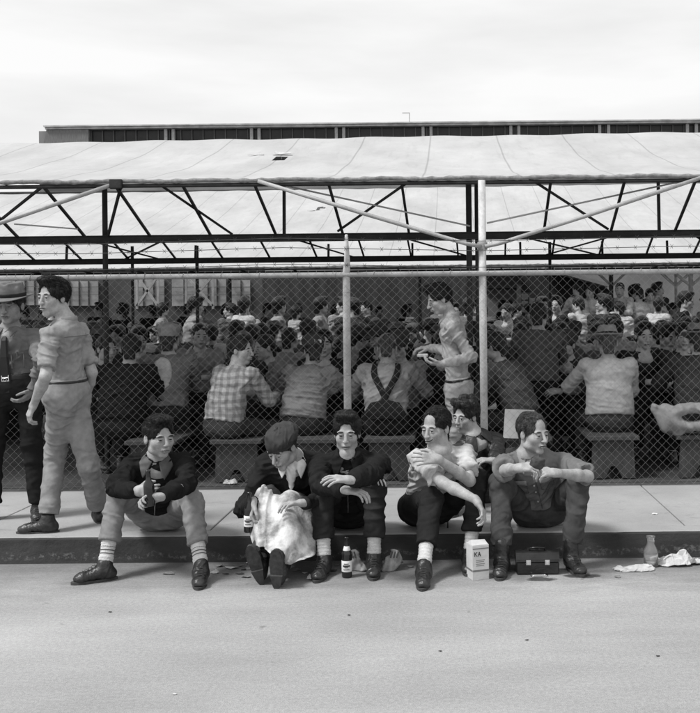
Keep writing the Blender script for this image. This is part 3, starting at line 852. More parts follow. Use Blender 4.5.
# pavement slabs with tooled joints
m = MB(); SW = 7.42; sx = [1.49 + 1.52*i for i in range(-7, 6)]; sy = [KY + .169, 6.72, SW]
for i in range(len(sx)-1):
    for j in range(2): m.box((sx[i]+.005, sy[j]+.004, .04), (sx[i+1]-.005, sy[j+1]-.004, .160), .004)
for j in range(2): pass
tag(m.build('pavement', M_walk), kind='structure')
m = MB(); m.box((-12, KY + .165, -.02), (12, SW, .148)); tag(m.build('pavement_bed', mat('joint_dirt', .05, .95), None), kind='structure')
m = MB(); m.box((-60, SW, -.02), (60, 90, .150)); tag(m.build('yard_ground', M_dirt), kind='structure')
# ------------------------------------------------------------------ canvas awnings
def b_canvas(m, t, n, lk, b):
    co = n.new('ShaderNodeTexCoord').outputs['Object']
    big = rng_(n, lk, nnode(n, lk, mapped(n, lk, co, (1, .5, 1)), 1.1, 7, .7), .3, .7, .80, 1.06)
    sep = n.new('ShaderNodeSeparateXYZ'); lk(co, sep.inputs[0])
    sm_ = n.new('ShaderNodeMath'); sm_.operation = 'PINGPONG'; lk(mth(n, lk, 'ADD', sep.outputs['X'], 100*.816 + SEAM0), sm_.inputs[0]); sm_.inputs[1].default_value = .408
    seam = rng_(n, lk, sm_.outputs[0], .003, .013, .72, 1.0)
    drip = rng_(n, lk, nnode(n, lk, mapped(n, lk, co, (5, .6, 1)), 2.2, 5, .7), .55, .72, 1.0, .90)
    x = mth(n, lk, 'MULTIPLY', big, seam); x = mth(n, lk, 'MULTIPLY', x, drip); x = mth(n, lk, 'MULTIPLY', x, .58)
    lk(x, b.inputs['Base Color']); b.inputs['Roughness'].default_value = .9; b.inputs['Specular IOR Level'].default_value = .1
    lk(bumpn(n, lk, nnode(n, lk, co, 3.5, 5, .6), .3, .05), b.inputs['Normal'])
    tr = n.new('ShaderNodeBsdfTranslucent'); lk(x, tr.inputs['Color'])
    ms = n.new('ShaderNodeMixShader'); ms.inputs[0].default_value = .28
    lk(b.outputs[0], ms.inputs[1]); lk(tr.outputs[0], ms.inputs[2]); lk(ms.outputs[0], n['Material Output'].inputs['Surface'])
SEAM0 = -(185 - PU)*7.45/FPX
M_canvas = surf('canvas', .7, b_canvas)
def awning(y0, z0, y1, z1, x0, x1, tears, label, seamgap=.816, drop=.0):
    nx = int((x1-x0)/.068); ny = int((y1-y0)/.09)
    V = []; xs = np.linspace(x0, x1, nx+1); 
    for j in range(ny+1):
        t = j/ny; y = y0 + (y1-y0)*t
        for x in xs:
            ph = ((x + SEAM0 + 81.6) % .816)/.816
            z = z0 + (z1-z0)*t - .022*math.sin(math.pi*ph)**.8*math.sin(math.pi*min(1, t*1.05))**.5 - .10*math.sin(math.pi*t) + .006*x*t + .004*math.sin(x*2.3 + t*9) + .006*math.sin(x*7+t*21)
            V.append((x, y, z))
    V = np.array(V); F = []
    for j in range(ny):
        for i in range(nx):
            c = V[j*(nx+1)+i]; skip = False
            for tu, tv, tw, th_ in tears:
                p = proj_(c)
                if abs(p[0]-tu) < tw and abs(p[1]-tv) < th_: skip = True
            if not skip: F.append((j*(nx+1)+i, j*(nx+1)+i+1, (j+1)*(nx+1)+i+1, (j+1)*(nx+1)+i))
    root = empty('canvas_awning', ((x0+x1)/2, y0, z0), label, 'awning', 'canvas awnings over the yard')
    V2 = np.concatenate([V, V - A3(0, 0, .004)]); n_ = len(V)
    F2 = F + [tuple(a+n_ for a in f[::-1]) for f in F]
    add('canvas_sheet', V2, F2, M_canvas, root)
    # rolled front hem lashed with cord
    m = MB(); pts = []; rad = []
    for i in range(int((x1-x0)/.045)):
        x = x0 + i*.045; pts.append(A3(x, y0 - .01, z0 + .004*math.sin(x*9))); rad.append(.015 + .006*(i % 3 == 0) + .002*math.sin(i*1.7))
    m.path(pts, rad, 8); m.build('rolled_hem', mat('hem_canvas', .22, .9, .3, 20, .4, 60), root, True)
    for tu, tv, tw, th_ in tears:
        d = y0 + (y1-y0)*.5
        # point of the sheet under the tear
        best = min(range(0, len(V), 3), key=lambda q: np.linalg.norm(proj_(V[q]) - np.array([tu, tv])))
        c = V[best]
        m = MB(); s = d/FPX
        m.put([c + A3(.02, -.03, -.0), c + A3(.22, .0, .02), c + A3(.20, .07, .045), c + A3(.03, .06, .05), c + A3(.02, -.03, -.006), c + A3(.22, .0, .014), c + A3(.20, .07, .039), c + A3(.03, .06, .044)],
              [(0,1,2,3), (7,6,5,4), (0,4,5,1), (1,5,6,2), (2,6,7,3), (3,7,4,0)])
        m.put([c + A3(-.26, -.03, .0), c + A3(-.08, -.04, .0), c + A3(-.10, .03, .03), c + A3(-.26, -.03, -.006), c + A3(-.08, -.04, -.006), c + A3(-.10, .03, .024)], [(0,1,2), (5,4,3), (0,3,4,1), (1,4,5,2), (2,5,3,0)])
        m.build('torn_flap', mat('dirty_canvas', .42, .9, .2, 20), root)
    return root
def proj_(p):
    q = np.asarray(p) - CAM; d = q @ FV
    return np.array([PU + FPX*(q @ RV)/d, PV - FPX*(q @ UV)/d])
Z0 = CAMH
EY, EZ = 7.45, Z0 + 1.06
awning(EY, EZ, 11.7, Z0 + 2.19, -8.5, 9.0, [(276, 159, 7, 2.0)], 'front canvas awning with rolled hem and a small tear, nearest the pavement')
awning(16.2, Z0 + .80, 24.4, Z0 + 3.24, -14, 16, [(319, 209, 4, 1.6)], 'farther pale canvas awning behind the front one')

# ------------------------------------------------------------------ steel trusses and posts
M_steel = mat('dark_steel', .022, .6, .4, 8, .2, 60, .3)
M_galv = mat('galvanized_pipe', .34, .5, .2, 6, .2, 90, .4, fine=.12)
M_paint = mat('pale_painted_pipe', .50, .6, .15, 9, .25, 50, .3, fine=.12)
G = .16
def pt(u, v, y): return P(u, v, y)
def truss(y_e, z_e, y_c, z_c, us, posts, diags, x0, x1, ch, label, verts=(), up_=.46):
    r = empty('roof_truss', (0, y_c, G), label, 'truss', 'steel trusses carrying the canvas')
    m = MB(); m.beam((x0, y_c, z_c), (x1, y_c, z_c), .05, ch); m.beam((x0, y_c, z_c + ch/2 + .003), (x1, y_c, z_c + ch/2 + .003), .09, .008); m.beam((x0, y_c, z_c - ch/2 - .003), (x1, y_c, z_c - ch/2 - .003), .09, .008)
    m.build('bottom_chord', M_steel, r)
    m = MB(); m.tube((x0, y_e, z_e - .035), (x1, y_e, z_e - .035), .016, n=8); m.build('top_chord', M_steel, r)
    for xe in us:
        m = MB(); m.beam((xe, y_e + .01, z_e - .04), (xe + .02, y_c - .02, z_c + ch/2), .021, .018, (0, 1, 0)); m.build('strut', M_steel, r)
    for a, b in diags:
        m = MB(); m.beam(a, b, .019, .018, (0, 1, 0)); m.build('diagonal_brace', M_steel, r)
    for xv in verts:
        m = MB(); m.beam((xv, y_c, z_c + ch/2), (xv, y_c + .02, z_c + up_), .026, .022, (0, 1, 0)); m.build('upright', M_steel, r)
    for xp, rp_ in posts:
        m = MB(); m.tube((xp, y_c + .07, G - .01), (xp, y_c + .07, z_c + up_), rp_, n=10); m.build('post', M_steel, r)
    return r
xs_ = [(u - PU)*EY/FPX for u in (-175, -102, -29, 45, 117, 184, 256, 330, 403, 477, 552, 626, 697, 770, 843)]
yc, zc = 8.25, Z0 + .667
D_ = lambda a, b: (P(a[0], a[1], EY + .02), P(b[0], b[1], yc - .03))
truss(EY, EZ, yc, zc, xs_, [((103-PU)*yc/FPX, .024), ((470-PU)*yc/FPX, .026), ((478-PU)*yc/FPX, .018)],
      [D_((43, 186), (-2, 222)), D_((121, 186), (108, 236)), D_((159, 184), (232, 234)), D_((411, 180), (338, 231)), D_((529, 178), (608, 229)), D_((-100, 186), (-40, 230)), D_((780, 180), (850, 225))],
      -8.5, 9, .050, 'nearest dark steel truss under the hem of the front awning', [(u - PU)*yc/FPX for u in (285, 660)])
y2, z2 = 11.6, Z0 + .666
sp = .58
xs2 = [xs_[0] + sp*i - 2.5 for i in range(27)]
def dg(y_e, z_e, y_c, z_c, lst): return [((a, y_e, z_e - .04), (b, y_c, z_c + .03)) for a, b in lst]
truss(11.1, Z0 + .91, y2, z2, xs2, [((131-PU)*y2/FPX, .02), ((196-PU)*y2/FPX, .022), ((551-PU)*y2/FPX, .02)], dg(11.1, Z0+.91, y2, z2, [(-3.4, -4.0), (-4.2, -3.6), (.9, 1.8), (1.9, 1.2), (-1.8, -1.2), (-.5, .2), (2.9, 3.4)]), -10, 12, .052, 'second dark steel truss, a little deeper in the yard', [(u - PU)*y2/FPX for u in (67, 196, 329, 413, 521, 603, 668)], .19)
y3, z3 = 16.6, Z0 + .735
truss(16.2, Z0 + .80, y3, z3, [xs_[0]*2 + .9*i for i in range(18)], [((229-PU)*y3/FPX, .03), ((45-PU)*y3/FPX, .03), ((420-PU)*y3/FPX, .03), ((612-PU)*y3/FPX, .04)], [], -14, 16, .018, 'third dark steel truss, under the hem of the farther awning', (), .01)
# rear props of the front awning ridge
r = empty('ridge_frame', (0, 11.7, G), 'dark ridge pipe and props holding up the back edge of the front awning', 'frame')
m = MB(); m.tube((-8.5, 11.72, Z0+2.10), (9, 11.72, Z0+2.10), .03, n=8); m.build('ridge_pipe', M_steel, r)
for x in (-8.2, 8.7): m = MB(); m.tube((x, 11.72, G), (x, 11.72, Z0+2.1), .03, n=8); m.build('post', M_steel, r)
r = empty('ridge_frame', (0, 24.4, G), 'dark ridge pipe and props holding up the back edge of the farther awning', 'frame')
m = MB(); m.tube((-14, 24.42, Z0+3.2), (16, 24.42, Z0+3.2), .04, n=8); m.build('ridge_pipe', M_steel, r)
for x in (-13.8, 15.8): m = MB(); m.tube((x, 24.42, G), (x, 24.42, Z0+3.2), .04, n=8); m.build('post', M_steel, r)

# white front post with its spreading braces
XP = (483-PU)*7.44/FPX
r = empty('brace_post', (XP, 7.44, G), 'tall pale pipe post with two spreading braces holding the awning edge', 'post')
m = MB(); m.tube((XP, 7.44, G - .01), (XP, 7.44, EZ - .02), .030, n=16); m.build('post', M_paint, r, True)
m = MB(); m.tube((XP, 7.44, G - .01), (XP, 7.44, G + .01), .07, n=16); m.build('base_flange', M_galv, r)
m = MB(); m.lathe([(.036, -.03), (.040, -.028), (.040, .028), (.036, .03)], (XP, 7.44, P(483, 246, 7.44)[2]), 16); m.build('clamp', M_galv, r)
for (u, v) in ((258, 181), (703, 177)):
    m = MB(); a = P(483 + (-2 if u < 400 else 2), 246.5, 7.40); b = P(u, v, 7.42); mid_ = (a+b)/2 - A3(0, 0, .012)
    k_ = a + (b-a)*.07 + A3(0, 0, -.012)
    m.path([a, k_, mid_, b], .016, 10); m.build('brace', M_galv, r, True)
for a, b in (((259, 180), (470, 226)), ((487, 223), (697, 178))):
    m = MB(); m.tube(P(*a, 7.5), P(*b, 7.9), .007, n=6); m.build('tie_rod', M_galv, r)
r = empty('brace_post', ((-60-PU)*7.44/FPX, 7.44, G), 'pale brace pipe rising from the left edge to the awning hem', 'post')
xq = (-60-PU)*7.44/FPX
m = MB(); m.tube((xq, 7.44, G), (xq, 7.44, EZ - .02), .033, n=12); m.build('post', M_paint, r, True)
m = MB(); m.path([P(-60, 246, 7.40), P(0, 223, 7.41), P(117, 183, 7.42)], .017, 10); m.build('brace', M_galv, r, True)
m = MB(); m.tube(P(14, 224, 7.6), P(78, 229, 7.8), .006, n=6); m.build('tie_rod', M_galv, r)
m = MB(); c = P(116, 183, 7.42); m.box(c - A3(.05, .02, .045), c + A3(.05, .02, .03), .006); m.build('bracket', M_steel, r)

# ------------------------------------------------------------------ chain-link fence
FY = 7.37; FZ0, FZ1 = G + .02, P(400, 274, FY)[2]
r = empty('chain_link_fence', (0, FY, G), 'chain-link fence with top rail and barbed wire along the back of the pavement', 'fence')
M_wire = mat('fence_wire', .22, .5, .2, 3, spec=.5)
m = MB(); m.tube((-7.5, FY + .035, FZ1), (8, FY + .035, FZ1), .021, n=10); 
for i in range(52): x = -7.5 + .3*i; m.path([(x + .006*math.sin(a), FY + .035 + .024*math.cos(a), FZ1 + .024*math.sin(a)) for a in np.linspace(0, 6.28, 9)], .0025, 4)
m.build('top_rail', M_galv, r, True)
PITCH = .0335; H = FZ1 + .035 - FZ0; nd = int(H/PITCH)
WV = []; WF = []
def wire(pts, rad):
    b = len(WV); pts = np.array(pts); n = len(pts)
    for i, p in enumerate(pts):
        for dx, dy in ((-rad, 0), (0, -rad), (rad, 0), (0, rad)): WV.append((p[0] + dx, p[1] + dy, p[2]))
    for i in range(n-1):
        for k in range(4): WF.append((b+i*4+k, b+i*4+(k+1) % 4, b+(i+1)*4+(k+1) % 4, b+(i+1)*4+k))
for i in range(int(15.5/PITCH)):
    # each strand zigzags from bottom to top, hooked into its neighbour
    x = -7.5 + i*PITCH; pts = []
    for j in range(nd*1 + 1):
        z = FZ0 + j*PITCH*1.0
        sgn = 1 if (i + j) % 2 == 0 else -1
        sag = .006*math.sin(x*1.9 + z*2.5) + .004*math.sin(x*4.1 - z*3)
        bow = .012*math.sin(x*.8)*math.sin(math.pi*(z-FZ0)/H) 
        if x > 2.3 and z < .5: bow += .02*math.sin(x*5)*(.5-z)
        pts.append((x + sgn*PITCH/2 + sag, FY + sgn*.0035 + bow, z + .005*math.sin(x*2.7)))
    z = pts[-1][2]; pts.append((pts[-1][0] + .004, FY, z + .022))
    wire(pts, .0010)
add('chain_link_mesh', WV, WF, M_wire, r)
def barbed(pts, nm):
    m = MB(); m.path(pts, .0028, 5)
    p = [A3(q) for q in pts]
    for a, b in zip(p[:-1], p[1:]):
        L_ = np.linalg.norm(b-a); k = int(L_/.13)
        for i in range(k):
            c = a + (b-a)*(i+.5)/k; s = rng.uniform(-.5, .5)
            m.tube(c + A3(-.012, s*.01, -.016), c + A3(.012, -s*.01, .016), .0016, n=4); m.tube(c + A3(.010, .008, -.015), c + A3(-.012, -.008, .015), .0016, n=4)
    m.build(nm, M_wire_d, r)
M_wire_d = mat('barbed_wire', .06, .6, .3, 10)
for vs_, dy in (((265, 262), 0), ((249, 246), -.06), ((241, 236), -.12)):
    z0_, z1_ = P(0, vs_[0]+2, FY)[2], P(700, vs_[1]+1, FY)[2]
    barbed([(-7.5 + 1.55*i, FY + dy, z0_ + (z1_-z0_)*i/10 - (.022 if i % 2 else 0) + .01*math.sin(i*2)) for i in range(11)], 'barbed_wire')
for x, vv in (((346-PU)*FY/FPX, 236), ((346-PU)*FY/FPX - 3.9, 236), ((346-PU)*FY/FPX + 5.2, 236)):
    m = MB(); zt = P(347, 236, FY)[2]
    m.path([(x, FY + .05, G - .01), (x, FY + .05, FZ1 + .02), (x + .01, FY + .02, FZ1 + .10), (x + .02, FY - .10, zt)], [.030, .030, .024, .012], 12); m.build('fence_post', M_paint, r, True)
    m = MB()
    for z in (.35, .7, 1.05, 1.4, 1.7): m.path([(x + .036*math.cos(a), FY + .045 + .040*math.sin(a), z) for a in np.linspace(0, 6.28, 11)], .002, 4)
    m.build('wire_tie', M_wire, r)
m = MB(); m.tube((-7.5, FY + .02, G + .03), (8, FY + .02, G + .03), .006, n=6); m.build('bottom_wire', M_wire_d, r)

# ------------------------------------------------------------------ buildings behind
BY = 46.0
def bx_(m, u0, v0, u1, v1, y, dep=.3):
    a = P(u0, v1, y); b = P(u1, v0, y); m.box((a[0], y, a[2]), (b[0], y + dep, b[2]))
r = empty('factory_building', (0, BY, G), 'long factory hall with a dark strip of high windows above the awnings', 'building')
m = MB(); xl = P(36, 200, BY)[0]; xr = P(820, 200, BY)[0]; zt = P(400, 125.8, BY)[2]; zb = P(400, 137, BY)[2]
m.box((xl, BY + .4, 0), (xr, BY + 18, zt)); m.build('wall', mat('factory_wall', .22, .9, .2, .6, fine=.1), r)
m = MB()
a = P(43, 130, BY - 1.2); b = P(830, 123, BY - 1.2)
m.box((xl + .5, BY - .06, zt), (xr, BY + 18.5, zt + .10)); m.box((xl + .45, BY - .16, zt + .104), (xr, BY + 18.6, zt + .17)); m.build('roof', mat('roof_fascia', .50, .85, .25, 2), r)
m = MB(); a = P(89, 137, BY)[0]
m.box((a, BY + .30, zb - 1.0), (xr, BY + .38, zt - .02)); win = m.build('window_strip', mat('dark_window', .02, .25, .3, 2), r)
m = MB(); i = 0; x = a
while x < xr:
    m.box((x, BY + .22, zb - 1.0), (x + .05, BY + .297, zt - .03)); x += .55
m.build('glazing_bar', mat('glazing_bar', .10, .7), win)
for u in (165, 172.5, 251, 258.5, 336, 343.5, 423, 431, 511, 519, 600, 609, 688, 697, 778, 786):
    m = MB(); p = P(u, 130, BY)[0]; m.box((p - .07, BY + .08, zb - 1.0), (p + .07, BY + .29, zt - .01)); m.build('mullion', mat('pale_mullion', .36, .8), r)
m = MB(); p = P(41, 130, BY); m.put([(xl, BY - .02, zb - 2), (a - .02, BY - .02, zb - 2), (a - .02, BY - .02, zt - .02), (xl + .55, BY - .02, zt - .02), (xl, BY + .39, zb - 2), (a - .02, BY + .39, zb - 2), (a - .02, BY + .39, zt - .02), (xl + .55, BY + .39, zt - .02)],
    [(0,1,2,3), (7,6,5,4), (0,4,5,1), (1,5,6,2), (2,6,7,3), (3,7,4,0)]); m.build('end_panel', mat('corrugated_panel', .17, .8, .25, 3, stretch=(14, 1, 1)), r)
m = MB(); p = P(409, 122, BY)[0]; m.tube((p, BY + .5, zt), (p, BY + .5, zt + .75), .02); m.tube((p, BY + .5, zt + .74), (p - .35, BY + .5, zt + .74), .02); m.build('roof_pipe', M_galv, r)
# low pale shed wall with big windows, seen under the awnings on the left
SY = 30.0
r = empty('window_shed', (P(190, 300, SY)[0], SY, G), 'low shed with large pale paned windows behind the crowd on the left', 'shed')
m = MB(); bx_(m, -120, 268, 262, 340, SY + .5, .5); m.build('wall', mat('shed_wall', .075, .9, .3, 1), r)
for (u0, u1, v0) in ((-60, 44, 279), (60, 98, 281), (133, 164, 279), (172, 196, 279), (199, 226, 279), (232, 250, 280)):
    m = MB(); bx_(m, u0, v0, u1, 306, SY + .42, .05); wn = m.build('window', mat('frosted_pane', .30, .5, .25, 2, fine=.1), r)
    m = MB()
    for k in range(1, max(2, int((u1-u0)/9))): q = u0 + (u1-u0)*k/max(2, int((u1-u0)/9)); bx_(m, q-.4, v0, q+.4, 306, SY + .38, .03)
    for q in (287, 295): bx_(m, u0, q-.4, u1, q+.4, SY + .34, .03)
    m.build('glazing_bar', mat('dark_bar', .06, .8), wn)
def xbrace(u0, u1, v0, v1, y, v_, label):
    r = empty('timber_brace', P((u0+u1)/2, v1, y), label, 'brace', 'pale cross-braced frames behind the crowd')
    for a, b in (((u0, v0), (u1, v1)), ((u1, v0), (u0, v1)), ((u0, v0-1), (u0, v1+3)), ((u1, v0-1), (u1, v1+3))):
        m = MB(); m.beam(P(*a, y), P(*b, y), .06, .06, (0, 1, 0)); m.build('timber', mat('pale_timber', v_, .8, .2, 6), r)
xbrace(137, 158, 276, 306, 27, .42, 'pale cross-braced timber frame left of the shed windows')
xbrace(186, 213, 276, 306, 27.2, .36, 'pale cross-braced timber frame in the middle of the shed windows')
# dark kiosk, centre, and pitched shed on the right
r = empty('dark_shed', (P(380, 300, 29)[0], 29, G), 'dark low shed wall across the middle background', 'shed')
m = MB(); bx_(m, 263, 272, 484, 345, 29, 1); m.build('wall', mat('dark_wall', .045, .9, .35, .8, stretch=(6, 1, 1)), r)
r = empty('flat_roofed_kiosk', (P(505, 300, 26)[0], 26, G), 'grey flat-roofed kiosk beside the tall pale post', 'kiosk')
m = MB(); bx_(m, 484, 276, 520, 345, 26, 2); m.build('wall', mat('kiosk_wall', .17, .9, .2, 1.2), r)
m = MB(); bx_(m, 480, 271, 527, 275, 25.6, 3); m.build('roof', mat('kiosk_roof', .32, .8, .2, 3), r)
m = MB(); bx_(m, 517.5, 275.5, 520.5, 345, 25.7, .15); m.build('corner_post', mat('kiosk_post', .08, .8), r)
m = MB(); bx_(m, 484, 288, 517, 290, 25.9, .08); m.build('ledge', mat('kiosk_ledge', .04, .8), r)
nb = empty('notice_board', P(529, 300, 25), 'small pale paned board standing right of the kiosk', 'board')
m = MB(); bx_(m, 521, 292.5, 536, 313, 25, .06); m.build('panel', mat('board_panel', .16, .8, .2, 3), nb)
for q in ((522, 294, 528, 299.5), (522, 301, 528, 306), (529.5, 298, 535, 306), (522, 307, 528, 312)):
    m = MB(); bx_(m, *q, 24.95, .045); m.build('sheet', mat('pinned_paper', .55, .8, .1, 9), nb)
r = empty('pitched_shed', (P(570, 300, 28)[0], 28, G), 'dark shed with a low sloping roof right of the kiosk', 'shed')
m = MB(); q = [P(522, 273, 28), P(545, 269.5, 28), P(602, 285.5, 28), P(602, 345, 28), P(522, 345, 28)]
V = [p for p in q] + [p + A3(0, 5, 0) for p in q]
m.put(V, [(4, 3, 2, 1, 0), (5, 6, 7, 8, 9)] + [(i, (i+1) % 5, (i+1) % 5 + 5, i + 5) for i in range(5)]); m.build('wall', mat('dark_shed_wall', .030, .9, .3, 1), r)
m = MB(); m.beam(P(543, 268.3, 27.8), P(606, 285.8, 27.8), 1.2, .10, (0, 0, 1)); m.build('roof', mat('shed_roof', .20, .8, .2, 2), r)
r = empty('grey_wall', (P(660, 300, 40)[0], 40, G), 'plain grey factory wall behind the crowd on the right', 'wall')
m = MB(); bx_(m, 535, 262, 830, 345, 40, 1); o_ = m.build('wall', mat('plain_grey_wall', .17, .9, .2, .5, fine=.1), r)
for (u, y, lab) in ((612, 20, 'pale Y-braced post left of the two at the right edge of the yard'), (676, 19, 'slim pale Y-braced post second from the right'), (691, 17.5, 'thick pale Y-braced post at the right edge of the yard')):
    r = empty('braced_post', (P(u, 300, y)[0], y, G), lab, 'post', 'pale braced posts at the back right')
    x = P(u, 300, y)[0]; zt_ = P(u, 266, y)[2]; zm = P(u, 286, y)[2]
    m = MB(); m.tube((x, y, G), (x, y, zt_), .045 if u == 691 else .03, n=10); m.build('post', mat('pale_post', .62, .7, .15, 8), r, True)
    for s in (-1, 1): m = MB(); m.beam((x, y, zm), (x + s*.5, y, zt_ + .05), .05, .045, (0, 1, 0)); m.build('brace', mat('pale_post', .62), r)
# ------------------------------------------------------------------ posing by what the photograph shows
def proj(p):
    q = np.asarray(p) - CAM; d = q @ FV
    return np.array([PU + FPX*(q @ RV)/d, PV - FPX*(q @ UV)/d])
def ik(a, b, l1, l2, uv, prefer=None):
    a, b = A3(a), A3(b); D = np.linalg.norm(b - a)
    if D > (l1 + l2)*.995: s = D/(l1+l2)*1.006; l1 *= s; l2 *= s
    if D < abs(l1-l2)+.02: D = abs(l1-l2)+.02
    t = unit(b - a); x = (l1*l1 - l2*l2 + D*D)/(2*D); r = math.sqrt(max(l1*l1 - x*x, 1e-6))
    e1 = unit(np.cross(t, (0.3, .2, .9))); e2 = np.cross(t, e1)
    best = None
    for k in range(72):
        w_ = math.radians(k*5); p = a + t*x + (e1*math.cos(w_) + e2*math.sin(w_))*r
        c = np.linalg.norm(proj(p) - np.array(uv))
        if prefer is not None: c -= 40*(p - a) @ np.array(prefer)
        if best is None or c < best[0]: best = (c, p)
    return best[1]
def sit(pel, neck, head, shR, shL, elR, wrR, elL, wrL, knR, anR, knL, anL, hip=(-1, 0, 0), spine=.47, face=(0, -1, 0), near=True, hw=.095, s=1.0, anz=.09, nk=.155, kp=(0, -.3, 1), ep=None, epR=None, epL=None):
    J = {}
    J['pelvis'] = P(*pel) if len(pel) == 3 else A3(pel)
    J['neck'] = reach(neck[0], neck[1], J['pelvis'], spine, near)
    J['head'] = reach(head[0], head[1], J['neck'], nk, True)
    dn = J['neck'][1]
    J['shR'] = P(shR[0], shR[1], dn + shR[2]); J['shL'] = P(shL[0], shL[1], dn + shL[2])
    hv = unit(hip)*hw
    J['hipR'] = J['pelvis'] + hv; J['hipL'] = J['pelvis'] - hv
    for q, e, w_, ee in (('R', elR, wrR, epR), ('L', elL, wrL, epL)):
        J['wr'+q] = P(*w_)
        J['el'+q] = ik(J['sh'+q], J['wr'+q], .29*s, .26*s, e, ee if ee is not None else ep)
    for q, k, a in (('R', knR, anR), ('L', knL, anL)):
        J['an'+q] = onz(a[0], a[1], anz) if len(a) == 2 else P(*a)
        J['kn'+q] = ik(J['hip'+q], J['an'+q], .44*s, .43*s, k, kp)
    J['face'] = A3(face)
    J['toeR'] = A3(0, -1, 0); J['toeL'] = A3(0, -1, 0)
    return J
def bottle_verts(mb, base, s=1.0, axis=(0, 0, 1), h=.235):
    r = .030*s
    mb.lathe([(0, 0), (r*.9, 0), (r, .006), (r, h*.56), (r*.93, h*.62), (r*.55, h*.72), (.0135*s, h*.80), (.0125*s, h*.96), (.0145*s, h*.965), (.0145*s, h), (0, h)], base, 20, axis)
M_glass_dark = mat('bottle_glass', .012, .12, .1, 10, spec=.6)
M_label = mat('paper_label', .72, .7, .08, 40, fine=.05)
M_ink = mat('ink', .03, .8, .1, 20)
def beer_bottle(base, label, axis=(0, 0, 1), neck_label=True, labels=True, h=.235):
    m = MB(); bottle_verts(m, base, 1, axis, h)
    o = m.build('bottle', M_glass_dark, None, True, base); tag(o, label, 'bottle')
    if not labels: return o
    m = MB(); m.lathe([(.0306, .035), (.0309, .036), (.0309, .098), (.0306, .099)], base, 20, axis); lb = m.build('paper_label', M_label, o, True)
    ax = unit(axis); m = MB()
    for z, w_ in ((.083, .014), (.071, .020), (.062, .010), (.050, .018)):
        c = A3(base) + ax*z; pts = []
        for k in range(5):
            a = -math.pi/2 + (k-2)/2*w_/.031
            pts.append(c + np.array([math.cos(a)*.0316, math.sin(a)*.0316, 0]))
        m.path(pts, .0022 if z != .071 else .005, 4)
    m.build('print', M_ink, lb)
    if neck_label:
        m = MB(); m.lathe([(.0236, .150), (.0242, .151), (.0156, .180), (.0150, .181)], base, 20, axis); m.build('neck_label', M_label, o, True)
    return o
def badge(body, J, fr, sx, dz, r, v=.6):
    c = J['neck']*.0 + J['neck'] - fr['up']*dz + fr['side']*sx
    return c

def garment(root, *names):
    for ch in root.children:
        if ch.name.split('.')[0] in names: return ch
def on_cloth(ob, J, fr, sx, dz, back=False, org=None):
    """the point of a garment's front (or back) surface sx to the wearer's right and dz below the neck"""
    me = ob.data; V = np.empty(len(me.vertices)*3, np.float32); me.vertices.foreach_get('co', V); V = V.reshape(-1, 3) + worldloc(ob)
    o = (J['neck'] if org is None else org) + fr['side']*sx - fr['up']*dz
    f = fr['fwd']*(-1 if back else 1); q = V - o
    off = q - np.outer(q @ f, f); d = np.linalg.norm(off, axis=1); ok = d < .016
    if not ok.any(): ok = d < d.min() + .01
    i = np.where(ok)[0][np.argmax((q @ f)[ok])]
    return o + f*float(q[i] @ f)
def seam(root, ob, J, fr, pts, rad, name, m_, back=False, org=None):
    m = MB(); f = fr['fwd']*(-1 if back else 1)
    m.path([on_cloth(ob, J, fr, a, b, back, org) + f*.0006 for a, b in pts], rad, 5); return m.build(name, m_, root, True)
def pocket(root, ob, J, fr, sx, dz, w_, h_, m_, name='pocket', back=False, org=None):
    f = fr['fwd']*(-1 if back else 1); r0 = []
    rows = [[on_cloth(ob, J, fr, sx + a*w_/2, dz + b*h_, back, org) + f*.0045 for a in (-1, 0, 1)] for b in (0, .5, 1)]
    return drape(name, rows, m_, root, .006, 6, 3, .0006, 30)
# ---- man 1: dark jacket, far left on the kerb, bottle in both hands
J = sit((160, 511, 6.03), (158, 458), (159, 437), (133, 465, .03), (184, 463, .03),
        (112, 489), (137, 491, 5.36), (200, 487), (161, 497, 5.30),
        (118, 498), (105, 565), (192, 498), (201, 566), face=(.68, -.70, -.10), spine=.46)
J['toeR'] = A3(-.86, -.45, 0); J['toeL'] = A3(.18, -1, 0)
J['hdR'] = A3(.85, -.35, .05); J['pnR'] = A3(.2, .9, -.1); J['hdL'] = A3(-.95, -.25, .05); J['pnL'] = A3(0, -.5, -.6)
striped = mat('striped_sock', .5, .95, .12, 30, .5, 120)
root, fr = person((J['pelvis'][0], J['pelvis'][1], .16), J, dict(shirt=.015, hemz=.065, topname='jacket', trousers=.20, hair='full', hairv=.012, collar='open', collarg=1.1,
    collarm=cloth(.11), sock=striped, foot=.82, sleeve='long', bulk=1.03, tuck=False, curlR=.8, curlL=.95, hemt=.68, flare=.0, nup=.02, seed=3, jamp=.012, gaze=.002),
    'young man in dark jacket and striped socks, leftmost of those on the kerb', 'man')
P1, F1, J1 = root, fr, J
def disc(parent, name, c, n, r, v, th=.006):
    m = MB(); m.lathe([(0, 0), (r, 0), (r*1.02, th*.5), (r*.9, th), (0, th*1.1)], c, 16, n); return m.build(name, mat('badge', v, .4, .1, 40), parent, True)
sf = fr['fwd']; cz = J['neck'] + sf*.128 - fr['up']*.13
disc(P1, 'badge', cz - fr['side']*.012, sf, .019, .45); disc(P1, 'badge', cz - fr['side']*.072 - fr['up']*.01, sf, .014, .4)
ob = garment(P1, 'jacket')
seam(P1, ob, J, fr, [(0.0, d) for d in np.linspace(.13, .36, 9)], .004, 'zip', mat('zip_metal', .3, .4, metal=.8))
for sx in (-.075, .085): pocket(P1, ob, J, fr, sx, .145, .075, .03, cloth(.022), 'pocket_flap')
